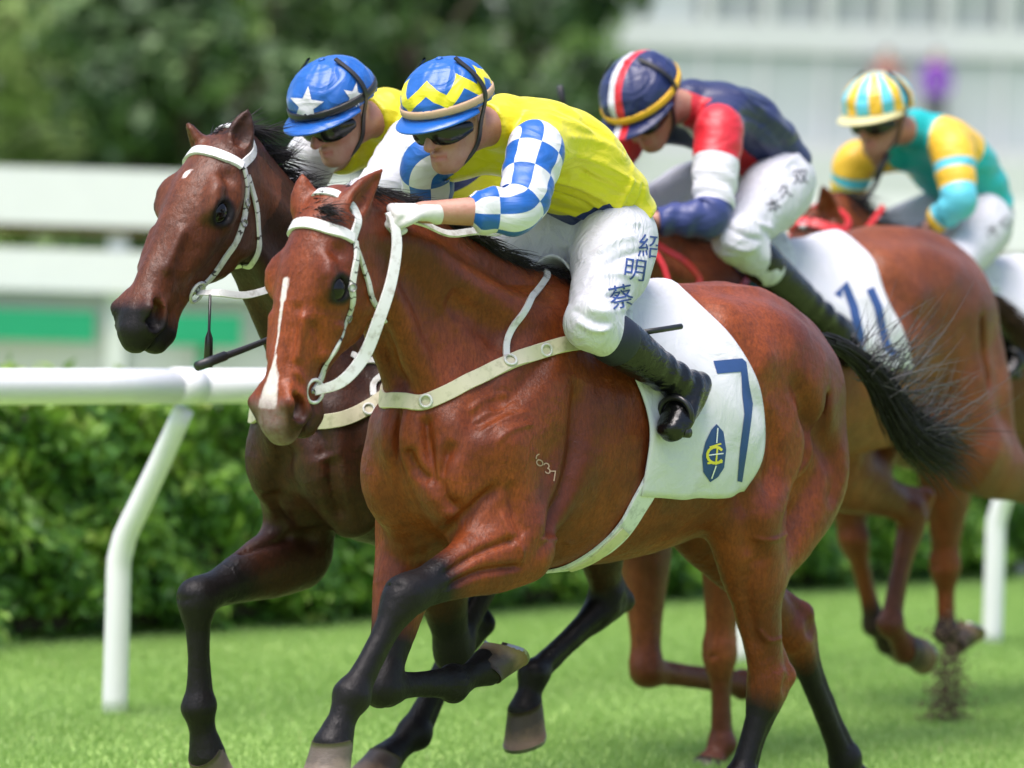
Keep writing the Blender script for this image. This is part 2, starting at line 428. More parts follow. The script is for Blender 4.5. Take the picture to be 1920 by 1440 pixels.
# ------------------------------------------------------------------ ground and turf
_n = NT('turf'); _g = _n.node('ShaderNodeNewGeometry')
_c = _n.mix(_n.ramp(_n.noise(1.1, 4, vec=_g), [(.3, 0.), (.7, 1.)]), (.20, .33, .07), (.25, .38, .09))
_c = _n.mix(_n.ramp(_n.noise(.35, 3, vec=_g), [(.55, 0.), (.75, 1.)]), _c, (.26, .37, .11))
M_TURF = _n.out(_c, .85, _n.bump(_n.noise(60, 4, vec=_g), .5, .02))
tag(mesh_obj('ground', [(-400, -60, 0), (400, -60, 0), (400, 900, 0), (-400, 900, 0)], [(0, 1, 2, 3)], M_TURF, False), kind='structure')
_n = NT('grass_blade'); _v = _n.attr('tone'); _g = _n.node('ShaderNodeNewGeometry')
_c = _n.ramp(_v, [(0., (.21, .35, .075)), (.5, (.29, .455, .12)), (.85, (.36, .50, .17)), (1., (.46, .46, .22))])
_c = _n.mix(_n.ramp(_n.noise(.8, 3, vec=_g), [(.35, 0.), (.7, .6)]), _c, (.29, .45, .135))
M_BLADE = _n.out(_c, .5, None, Subsurface_Weight=0.0)
_m = _n; _tr = _n.t.nodes.new('ShaderNodeBsdfTranslucent'); _n.t.links.new(_c, _tr.inputs[0]); _mx = _n.t.nodes.new('ShaderNodeMixShader'); _mx.inputs[0].default_value = .35
_n.t.links.new(_n.b.outputs[0], _mx.inputs[1]); _n.t.links.new(_tr.outputs[0], _mx.inputs[2]); _n.t.links.new(_mx.outputs[0], _n.t.nodes['Material Output'].inputs[0])
def grass_patch():
    n = 300000; u = RNG.uniform(0, 1, n); D = 13.2 + (25.5 - 13.2) * u ** .85
    x0 = (-1000) * D / F - .7; x1 = 1010 * D / F + .7; X = x0 + (x1 - x0) * RNG.uniform(0, 1, n)
    hgt = RNG.uniform(.010, .028, n) * (1 + .35 * np.sin(X * 2.1) * np.sin(D * 1.7)); ang = RNG.uniform(0, 6.283, n); wd = RNG.uniform(.0022, .0042, n) * (1 + .02 * (D - 13))
    lean = RNG.normal(0, .45, n) * hgt; la = RNG.uniform(0, 6.283, n); bx, by = np.cos(ang) * wd, np.sin(ang) * wd; lx, ly = np.cos(la) * lean, np.sin(la) * lean
    V = np.zeros((n, 5, 3)); z = np.zeros(n)
    V[:, 0] = np.stack([X - bx, D - by, z], 1); V[:, 1] = np.stack([X + bx, D + by, z], 1)
    V[:, 2] = np.stack([X + bx * .7 + lx * .4, D + by * .7 + ly * .4, hgt * .6], 1); V[:, 3] = np.stack([X - bx * .7 + lx * .4, D - by * .7 + ly * .4, hgt * .6], 1)
    V[:, 4] = np.stack([X + lx, D + ly, hgt], 1); b = np.arange(n)[:, None] * 5
    T = np.concatenate([b + np.array([[0, 1, 2]]), b + np.array([[0, 2, 3]]), b + np.array([[3, 2, 4]])])
    t = np.clip(RNG.beta(2.2, 2.6, n), 0, 1); t = .5 + (t - .5) * .55; t[RNG.uniform(0, 1, n) > .992] = 1
    o = mesh_obj('grass', V.reshape(-1, 3), T, M_BLADE, False, attrs={'tone': np.repeat(t, 5)}); tag(o, 'short bright green turf grass of the race track', 'grass', kind='stuff')
grass_patch()

# ------------------------------------------------------------------ running rail
M_WHITE = plain('white_plastic', (.80, .80, .82), .35, .05, 30, .05)
M_PAINT = plain('white_paint', (.68, .68, .70), .5, .1, 20, .10)
PA, PB = on_ground(215, 1340), on_ground(1860, 1210); RU = (PB - PA) / 3; RDIR = unit(RU); RNRM = np.array([RDIR[1], -RDIR[0], 0])     # RNRM points to the horses
rail = thing('running_rail', 'white plastic running rail on bent posts between the horses and the hedge', 'rail', PA - RU * 2)
def bent(P):
    pts = [(0, 0), (.0, .35), (.0, .54), (.025, .62), (.09, .73), (.19, .90), (.285, 1.07)]
    return np.array([P + RNRM * o + np.array([0, 0, z]) for o, z in pts])
for k in range(-2, 8):
    P = PA + RU * k - (PA - RU * 2)
    c = catmull(np.hstack([bent(P), np.zeros((7, 1))]), .06)[:, :3]; v, f, _ = tube(c, np.interp(np.linspace(0, 1, len(c)), [0, .5, 1], [.045, .043, .035]), 18)
    po = mesh_obj('post', v, f, M_WHITE, True, rail)
    q = P + RNRM * .29 + np.array([0, 0, 1.15])
    v, f, _ = tube([q - RDIR * .06, q + RDIR * .06], .0635, 20); mesh_obj('sleeve', v, f, M_WHITE, True, po)
for k in range(-2, 7):
    a = RU * (k + 2) + RNRM * .29 + np.array([0, 0, 1.15]); b = a + RU
    v, f, _ = tube(np.linspace(a, b, 5), .0595, 24); mesh_obj('rail_bar', v, f, M_WHITE, True, rail)

# ------------------------------------------------------------------ hedge
def leaf_cloud(P, Nn, size, seed, curl=.25):
    """one pointed leaf of four triangles at every P, roughly facing Nn"""
    r = np.random.default_rng(seed); n = len(P); Nn = Nn + r.normal(0, .55, (n, 3)); Nn /= np.linalg.norm(Nn, axis=1)[:, None]
    a = np.cross(Nn, r.normal(size=(n, 3))); a /= np.linalg.norm(a, axis=1)[:, None]; b = np.cross(Nn, a); s = (size * r.uniform(.6, 1.35, n))[:, None]
    V = np.stack([P - a * s, P + b * s * .48 + Nn * s * curl * .5 - a * s * .1, P + a * s - Nn * s * curl, P - b * s * .48 + Nn * s * curl * .5 - a * s * .1, P - a * s * .02], 1)
    k = np.arange(n)[:, None] * 5
    T = np.concatenate([k + np.array([[0, 1, 4]]), k + np.array([[1, 2, 4]]), k + np.array([[2, 3, 4]]), k + np.array([[3, 0, 4]])]); return V.reshape(-1, 3), T
def leaf_material(name, stops, rough=.42, trans=.3):
    n = NT(name); c = n.ramp(n.attr('tone'), stops); n.out(c, rough, None, Specular_IOR_Level=.45)
    tr = n.t.nodes.new('ShaderNodeBsdfTranslucent'); n.t.links.new(c, tr.inputs[0]); mx = n.t.nodes.new('ShaderNodeMixShader'); mx.inputs[0].default_value = trans
    n.t.links.new(n.b.outputs[0], mx.inputs[1]); n.t.links.new(tr.outputs[0], mx.inputs[2]); n.t.links.new(mx.outputs[0], n.t.nodes['Material Output'].inputs[0]); return n.m
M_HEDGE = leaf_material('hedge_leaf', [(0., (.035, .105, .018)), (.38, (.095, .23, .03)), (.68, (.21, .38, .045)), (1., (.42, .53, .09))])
M_TWIG_CORE = plain('hedge_wood_and_core', (.035, .03, .018), .9, .4, 40)
HA, HB = on_ground(0, 1215), on_ground(1560, 1110); HD = unit(HB - HA); HN = np.array([HD[1], -HD[0], 0])
hedge = thing('hedge', 'dense clipped green hedge behind the white running rail', 'hedge', HA - HD * 3)
def hedge_parts():
    L = 15.0; n = 62000; r = np.random.default_rng(3); s = r.uniform(0, L, n); top = r.uniform(0, 1, n) < .26
    hh = .985 + .05 * np.sin(s * 2.3) + .03 * np.sin(s * 6.1 + 1); z = np.where(top, hh + r.normal(0, .03, n), hh * r.uniform(0.015, 1, n) ** .9)
    lump = .07 * np.sin(s * 3.7 + 2 * np.sin(z * 5)) * np.sin(z * 7.3 + s * 1.3) + .05 * np.sin(s * 9.1 + z * 11)
    d = np.where(top, -r.uniform(-.1, .8, n), lump + r.normal(0, .04, n) - .10 * (z < .12))
    P = HD[None] * s[:, None] + HN[None] * d[:, None]; P[:, 2] = z
    Nn = np.where(top[:, None], np.array([[0, 0, 1.]]), HN[None] + np.array([[0, 0, .45]]))
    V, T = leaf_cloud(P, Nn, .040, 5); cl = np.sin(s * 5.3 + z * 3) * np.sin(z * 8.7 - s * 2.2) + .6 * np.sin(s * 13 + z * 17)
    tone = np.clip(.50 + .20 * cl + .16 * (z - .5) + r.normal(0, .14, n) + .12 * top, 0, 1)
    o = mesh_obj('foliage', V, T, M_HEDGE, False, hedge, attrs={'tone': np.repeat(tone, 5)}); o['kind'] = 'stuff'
    c = HD * L / 2 - HN * .40; m = 60; VV = []; FF = []
    for i in range(m + 1):
        q = HD * L * i / m
        for dd, z_ in ((-.10, .05), (-.07, .5), (-.12, .90), (-.70, .90), (-.70, .05)): VV.append(q + HN * (dd + .03 * math.sin(i * 1.9 + z_ * 9)) + np.array([0, 0, z_]))
    FF = [(i * 5 + j, i * 5 + 5 + j, i * 5 + 5 + (j + 1) % 5, i * 5 + (j + 1) % 5) for i in range(m) for j in range(5)]
    mesh_obj('dark_core', VV, FF, M_TWIG_CORE, False, hedge)  # closed dark box standing in for the dim depth behind the leaves
    for i in range(26):
        q = HD * (L * (i + .5) / 26) - HN * (.12 + .05 * math.sin(i * 2.3)); v, f, _ = tube([q, q + np.array([.01, .0, .2]), q + np.array([.02 * math.sin(i), .02, .5])], [.016, .013, .008], 7); mesh_obj('stem', v, f, M_TWIG_CORE, True, hedge)
hedge_parts()
M_STONE = plain('white_stone', (.62, .61, .60), .7, .4, 25)
for k, (x, y, r) in enumerate([(402, 1158, .050), (352, 1166, .026), (940, 1118, .042), (1908, 1068, .05)]):
    p = on_ground(x, y + 14); bm = bmesh.new(); bmesh.ops.create_icosphere(bm, subdivisions=3, radius=r)
    for v in bm.verts: v.co *= 1 + .16 * noise.noise(v.co * 16 + Vector((k * 3, 0, 0))); v.co.z = v.co.z * .85 + r * .8
    me = bpy.data.meshes.new('marker_stone'); bm.to_mesh(me); bm.free(); me.materials.append(M_STONE); me.polygons.foreach_set('use_smooth', [True] * len(me.polygons))
    o = bpy.data.objects.new('marker_stone', me); COL.objects.link(o); o.location = p
    tag(o, ['pale rounded stone at the hedge foot, the largest beside the dark foreleg', 'small pale stone lying next to a larger one at the hedge foot', 'pale stone at the hedge foot under the belly of the bay', 'pale stone at the hedge foot beyond the last rail post'][k], 'stone', 'pale stones at the hedge foot')

# ------------------------------------------------------------------ far fence with green boards
M_GREENBOARD = plain('green_board', (.005, .30, .14), .45, 0, 10, .2)
M_BROWN = plain('brown_timber', (.16, .10, .055), .8, .2, 12)
M_GREY = plain('pale_concrete', (.50, .51, .52), .8, .2, 8)
FD = 34.0; fs = F / FD
fence = thing('far_fence', 'blurred white board fence with two broad rails beyond the hedge', 'fence', (-9.5, FD, 0))
def zy(y, D=FD, x=200): return float(at_dist(x, y, D)[2])
A0, A1, B0, B1 = zy(424), zy(318), zy(548), zy(470)
for k in range(8):
    x0 = k * 2.4; sl = .0
    for nm, a, b, th in (('top_rail', A0, A1, .10), ('lower_rail', B0, B1, .08)):
        v, f = box((x0 + 1.2, 0, (a + b) / 2), 2.394, th, b - a); mesh_obj(nm, v, f, M_PAINT, False, fence)
    v, f = box((x0 + 1.2, .05, A0 - .035), 2.394, .04, .06); mesh_obj('timber_strip', v, f, M_BROWN, False, fence)
    v, f = box((x0 + 1.2, .20, (zy(760) + zy(540)) / 2), 2.394, .05, zy(540) - zy(760)); mesh_obj('infill_panel', v, f, M_GREY, False, fence)
for k in range(14):
    x = at_dist(215, 600, FD)[0] + 9.5 + (k - 5) * 1.2
    if x > 0: v, f = box((x, .12, A1 / 2), .14, .10, A1 - .02); mesh_obj('post', v, f, M_PAINT, False, fence)
for x0, x1 in ((-420, 178), (310, 452)):
    a, b = at_dist(x0, 612, FD - .12), at_dist(x1, 612, FD - .12); zz = (zy(642), zy(584))
    v, f = box(((a[0] + b[0]) / 2, FD - .12, sum(zz) / 2), b[0] - a[0], .05, zz[1] - zz[0]); v2, f2 = box(((a[0] + b[0]) / 2, FD - .07, zz[0] / 2), .08, .04, zz[0]); V_, F_ = merge((v, f), (v2, f2)); q0 = V3((a[0] + b[0]) / 2, FD - .12, 0)
    o = mesh_obj('banner_board', V_ - q0, F_, M_GREENBOARD, False); o.location = q0; tag(o, 'long green board at the fence beside a gap' if x0 < 0 else 'short green board at the fence by the head of the brown horse', 'board')

# ------------------------------------------------------------------ trees beyond the fence
M_BARK = plain('bark', (.06, .045, .03), .9, .5, 12)
TREE_M = [leaf_material('tree_leaf_dark', [(0., (.022, .055, .016)), (.6, (.065, .125, .036)), (1., (.16, .26, .08))], .5, .2),
          leaf_material('tree_leaf_mid', [(0., (.11, .19, .05)), (.6, (.21, .33, .09)), (1., (.36, .48, .18))], .5, .25),
          leaf_material('tree_leaf_light', [(0., (.16, .25, .065)), (.55, (.32, .43, .14)), (.95, (.34, .46, .14)), (1., (.45, .48, .28))], .5, .3)]
def make_tree(px, D, hgt, rx, mi, label, seed, n=5200, zc=.5, leaf=.13):
    r = np.random.default_rng(seed); p = at_dist(px, 600, D); T = thing('tree', label, 'tree', (p[0], D, 0), 0, 'trees beyond the far fence')
    pts = [np.array([0, 0, -.05])]; 
    for k in range(5): pts.append(pts[-1] + np.array([r.normal(0, .10), r.normal(0, .10), hgt * .15]))
    v, f, _ = tube(pts, np.linspace(.20, .07, 6) * hgt / 6, 10); v0, f0 = v, f; parts = [(v, f)]
    limbs = []
    for k in range(9):
        b = pts[1 + k % 5]; a = r.uniform(0, 6.28); e = b + np.array([math.cos(a) * rx * .62, math.sin(a) * rx * .62, r.uniform(.10, .26) * hgt]); m = (b + e) / 2 + np.array([0, 0, .1 * rx])
        v, f, _ = tube([b, m, e], [.07 * hgt / 6, .045 * hgt / 6, .02 * hgt / 6], 7); parts.append((v, f)); limbs.append(e)
    v, f = merge(*parts); mesh_obj('trunk', v, f, M_BARK, True, T.copy() if False else T)
    cl = []; 
    for k in range(46):
        th = r.uniform(0, 6.28); ph = math.acos(r.uniform(-.9, 1)); rr = r.uniform(.55, 1.0)
        cl.append((np.array([rx * rr * math.sin(ph) * math.cos(th), rx * rr * math.sin(ph) * math.sin(th) * .8, hgt * zc + hgt * (1 - zc) * .98 * rr * math.cos(ph) * (1 if math.cos(ph) > 0 else zc / (1 - zc) * .86)]), r.uniform(.25, .48) * rx * .75, r.uniform(-.32, .32)))
    per = n // len(cl); P = []; Nn = []; tone = []
    for c, s, t in cl:
        q = r.normal(size=(per, 3)); q /= np.linalg.norm(q, axis=1)[:, None]; rad = s * r.uniform(.4, 1.05, per) ** .6; P.append(c + q * rad[:, None]); Nn.append(q + np.array([0, 0, .5])); tone.append(np.clip(.45 + t + r.normal(0, .16, per), 0, 1))
    P = np.concatenate(P); Nn = np.concatenate(Nn); tone = np.concatenate(tone); ok = P[:, 2] > .15; V, F_ = leaf_cloud(P[ok], Nn[ok], leaf, seed + 9)
    mesh_obj('crown', V, F_, TREE_M[mi], False, T, attrs={'tone': np.repeat(tone[ok], 5)})
for a in [(-150, 52, 6.5, 2.0, 2, 'pale green tree with low crown past the end of the green boards', 1), (130, 56, 7.0, 2.1, 1, 'mid green tree behind the long green board', 2), (330, 50, 5.2, 1.5, 0, 'dark leafy tree behind the short green board', 3),
          (520, 58, 7.6, 2.2, 2, 'pale green spreading tree above the dark bay horse', 4), (760, 54, 7.0, 1.7, 0, 'very dark tree behind the yellow jerseyed riders', 5), (960, 57, 8.0, 1.5, 0, 'dark tree standing beside the pale grandstand', 6),
          (20, 70, 9.5, 3.0, 0, 'tall dark tree standing behind the mid green tree', 7), (330, 74, 10, 3.2, 1, 'tall mid green tree standing behind the small dark tree', 8), (640, 72, 10, 3.2, 1, 'tall mid green tree between the pale tree and the dark ones', 9), (880, 76, 10.5, 2.8, 1, 'tall mid green tree behind the dark tree by the grandstand', 10)]:
    make_tree(*a)

# ------------------------------------------------------------------ pale grandstand with terrace
GD = 85.0; gs = F / GD
def gx(x): return float(at_dist(x, 300, GD)[0])
def gz(y, x=1500): return float(at_dist(x, y, GD)[2])
_n = NT('pale_glass'); M_GLASS = _n.out(_n.mix(_n.noise(.6, 3, vec=_n.obj()), (.33, .38, .38), (.42, .46, .46)), .18)
M_CONC = plain('white_cladding', (.54, .56, .57), .6, .1, 6, .12); M_DIM = plain('grey_cladding', (.30, .34, .34), .7, .1, 6, .2)
x0, x1 = gx(1085), gx(2300); xm = (x0 + x1) / 2; W_ = x1 - x0
gst = thing('grandstand', 'pale grey and white grandstand with columns and a terrace', 'building', (xm, GD, 0))
def gpart(nm, xa, xb, za, zb, y0, y1, m):
    v, f = box(((xa + xb) / 2 - xm, (y0 + y1) / 2, (za + zb) / 2), xb - xa, y1 - y0, zb - za); return mesh_obj(nm, v, f, m, False, gst)
zt, zs0, zs1, ztop = gz(268), gz(100), gz(45), gz(-700)
gpart('base_wall', x0, x1, 0, zt - .25, .3, 6, M_DIM); gpart('terrace_floor', x0, x1, zt - .248, zt - .02, -1.2, 6, M_GREY)
gpart('parapet', x0, x1, gz(385), gz(292), -1.32, -1.203, M_CONC)
gpart('slab_edge', x0, x1, zs0, zs1, -.20, 5.9, M_CONC); gpart('roof', x0 - .3, x1 + .3, ztop, ztop + .5, -.4, 6.5, M_CONC)
gpart('back_wall', x0, x1, zt - .018, ztop - .01, 5.2, 5.6, M_DIM)
xx = x0 + .1
while xx < x1 - .6:
    wdt = .95; gpart('glass_panel', xx, xx + wdt, zt, zs0 - .01, -.10, -.05, M_GLASS); gpart('mullion', xx - .10, xx - .012, zt, zs0 - .004, -.16, .02, M_CONC)
    if xx > gx(1300): gpart('column', xx - .10, xx + .10, zs1 + .002, ztop - .004, -.18, .05, M_CONC)
    gpart('upper_panel', xx, xx + wdt - .1, zs1 + .004, ztop - .2, .10, .15, M_DIM if xx > gx(1290) else M_GLASS)
    xx += wdt + .1
for (px, py, col, lb) in [(1755, 160, (.20, .05, .42), 'spectator in a purple top on the grandstand terrace'), (1662, 150, (.36, .16, .15), 'spectator in a dull red top on the grandstand terrace')]:
    p = at_dist(px, py, GD - .65); T = thing('person', lb, 'person', (p[0], p[1], zt - .02), 0, 'spectators on the terrace'); S = SDF((-.4, -.3, -.02), (.4, .3, 1.75), .022)
    for sg in (-1, 1):
        S.chain([(sg * .09, 0, .04), (sg * .09, 0, .5), (sg * .08, 0, .92)], [.05, .06, .085], side=(1, 0, 0), k=.04); S.chain([(sg * .09, 0, .03), (sg * .1, -.14, .03)], [.04, .03], k=.03)
        S.chain([(sg * .19, 0, 1.40), (sg * .26, 0, 1.14), (sg * .20, -.12, .95)], [.05, .042, .035], side=(1, 0, 0), k=.03)
    S.chain([(0, 0, .90), (0, 0, 1.1), (0, 0, 1.36), (0, 0, 1.44)], [(.15, .10), (.14, .10), (.18, .11), (.10, .08)], side=(1, 0, 0), k=.05); S.chain([(0, 0, 1.42), (0, -.01, 1.55)], [.05, .05], k=.03); S.ell((0, -.01, 1.62), (.075, .095, .11), k=.03)
    V, Q = S.mesh(1); cols = np.tile(np.array(hexc(60, 62, 70)), (len(V), 1)); cols[(V[:, 2] > .92)] = col; cols[V[:, 2] > 1.47] = hexc(200, 150, 125); cols[V[:, 2] > 1.65] = hexc(30, 24, 22)
    n_ = NT('spectator_clothes'); mesh_obj('body', V, Q, n_.out(n_.attr('col', 0), .8), True, T, attrs={'col': cols})
# ------------------------------------------------------------------ horses
def coat_material(name, base, deep, black, sheen=.35):
    n = NT(name); o = n.obj()
    big = n.noise(3.2, 3, vec=o); c = n.mix(n.ramp(big, [(.36, 0.), (.62, 1.)]), base, deep)
    hair = n.noise(150, 3, .7, vec=n.scale(o, (.9, 1, .28)))
    c = n.mix(n.math('MULTIPLY', n.ramp(n.math('ADD', n.math('MULTIPLY', hair, .6), n.math('MULTIPLY', n.noise(32, 4, .7, vec=n.scale(o, (1, 1, .5))), .4)), [(.40, 0.), (.60, 1.)]), .62), c, tuple(x * .6 for x in deep))
    dk = n.attr('dark'); dk = n.ramp(n.math('ADD', dk, n.math('MULTIPLY', n.math('SUBTRACT', n.noise(40, 3, vec=o), .5), .25)), [(.1, 0.), (.9, 1.)])
    c = n.mix(dk, c, black)
    wt = n.attr('white'); wt = n.ramp(n.math('ADD', wt, n.math('MULTIPLY', n.math('SUBTRACT', n.noise(110, 4, .7, vec=n.scale(o, (1, 1, .35))), .5), 1.1)), [(.32, 0.), (.75, 1.)])
    c = n.mix(n.math('MULTIPLY', wt, .92), c, (.62, .56, .53))
    pk = n.attr('pink'); c = n.mix(n.math('MULTIPLY', pk, n.ramp(n.noise(55, 4, vec=o), [(.3, .45), (.6, .95)])), c, (.20, .145, .14))
    b = n.bump(n.noise(14, 5, .6, vec=n.scale(o, (.5, 1, 1.3)), dist=.6), .10, .02)
    ve = n.t.nodes.new('ShaderNodeTexVoronoi'); ve.feature = 'DISTANCE_TO_EDGE'; ve.inputs['Scale'].default_value = 6.5
    wv = n.node('ShaderNodeVectorMath', props={'operation': 'MULTIPLY_ADD'}, _0=n.noise(5, 4, .6, vec=o, out=1), _1=(.35, .35, .35), _2=o); n.t.links.new(wv, ve.inputs['Vector'])
    vein = n.math('MULTIPLY', n.ramp(ve.outputs['Distance'], [(.0, 1.), (.07, 0.)]), n.ramp(n.noise(2.6, 2, vec=o), [(.48, 0.), (.62, 1.)]))
    b = n.bump(vein, .24, .006, b); b = n.bump(n.noise(60, 4, .7, vec=n.scale(o, (.8, 1, .6))), .30, .010, b); b = n.bump(hair, .30, .004, b)
    r = n.math('ADD', n.ramp(n.noise(9, 3, vec=o), [(.3, .40), (.75, .55)]), n.math('MULTIPLY', n.ramp(hair, [(.3, 0.), (.7, 1.)]), .12))
    return n.out(c, r, b, Specular_IOR_Level=.20, Coat_Weight=n.math('SUBTRACT', .22, n.math('MULTIPLY', dk, .14)), Coat_Roughness=.25, Coat_Normal=b)
def hair_material(name, col, col2):
    n = NT(name); c = n.mix(n.noise(40, 2, vec=n.obj()), col, col2)
    return n.out(c, .45, None, Specular_IOR_Level=.25)
M_HAIR = hair_material('black_hair', (.006, .005, .006), (.03, .026, .028))
M_HAIR_GREY = hair_material('silver_tail_hair', (.035, .033, .036), (.13, .125, .13))
M_HAIR_RED = hair_material('dark_brown_hair', (.02, .008, .005), (.06, .022, .012))
_n = NT('eye_gloss'); M_EYE = _n.out((.004, .003, .0028), .10, None, Specular_IOR_Level=.35)
def hoof_material(name, top, low):
    n = NT(name); o = n.obj(); z = n.attr('hz')
    c = n.mix(n.ramp(n.math('ADD', z, n.math('MULTIPLY', n.math('SUBTRACT', n.noise(30, 4, vec=o), .5), .7)), [(.3, 0.), (.75, 1.)]), top, low)
    return n.out(c, .45, n.bump(n.noise(80, 4, vec=n.scale(o, (1, 1, 4))), .35, .004))
M_HOOF = hoof_material('hoof_horn', (.055, .036, .028), (.20, .125, .075))
M_HOOF_PALE = hoof_material('pale_hoof_horn', (.10, .075, .06), (.26, .19, .15))
M_STEEL = plain('worn_steel', (.30, .29, .28), .32, .1, 90, Metallic=1.0)

def lerp(a, b, t): return np.asarray(a, float) * (1 - t) + np.asarray(b, float) * t

def make_hoof(T, C, toe, mat, pale=0, s=1.0):
    """C coronet centre, toe = point of the toe; sole leans from them"""
    v = np.asarray(toe) - np.asarray(C); ang = math.atan2(v[2], v[0]) - math.radians(36)
    d = np.array([math.cos(ang), 0, math.sin(ang)]); f = np.array([math.cos(ang + math.pi / 2), 0, math.sin(ang + math.pi / 2)]); l = np.array([0, 1., 0])
    d = unit(d + l * (v[1] / max(np.linalg.norm(v), 1e-6)) * .5)
    C = np.asarray(C, float); rings = [(-.012, .0, .046, .044), (.0, 0, .050, .047), (.012, .004, .0515, .048), (.045, .016, .057, .053), (.072, .026, .062, .057)]
    V = []; n = 24; hz = []
    for (h, sh, rf, rl) in rings:
        for j in range(n):
            t = 2 * math.pi * j / n; c = math.cos(t); x = rf * (c if c > 0 else c * .86); hh = h * (1 - .28 * (c < 0) * abs(c) * (h > .03))
            V.append(C + (d * hh + f * (sh + x) + l * rl * math.sin(t) * (1 - .12 * max(0, -c))) * s); hz.append(h / .072)
    k = len(rings); Fc = [(i * n + j, i * n + (j + 1) % n, (i + 1) * n + (j + 1) % n, (i + 1) * n + j) for i in range(k - 1) for j in range(n)]
    Fc += [tuple(range(n)), tuple((k - 1) * n + j for j in range(n - 1, -1, -1))]
    hf = T.part('hoof', V, Fc, mat, attrs={'hz': hz})
    # shoe: open ring of flat bar
    SV = []; m = 22; base = C + (d * .073 + f * .026) * s
    for j in range(m + 1):
        t = math.radians(-150 + 300 * j / m); c, sn = math.cos(t), math.sin(t)
        up = -d * .020 * max(0, -c)
        for rr, dz in ((1.0, -.003), (1.0, .006), (.70, .006), (.70, -.003)):
            SV.append(base + (f * .062 * (c if c > 0 else c * .86) * rr + l * .057 * sn * rr * (1 - .12 * max(0, -c)) + d * dz + up) * s)
    SF = [(i * 4 + j, i * 4 + (j + 1) % 4, i * 4 + 4 + (j + 1) % 4, i * 4 + 4 + j) for i in range(m) for j in range(4)] + [(3, 2, 1, 0), (m * 4, m * 4 + 1, m * 4 + 2, m * 4 + 3)]
    T.part('shoe', SV, SF, M_STEEL, False, parent=hf)

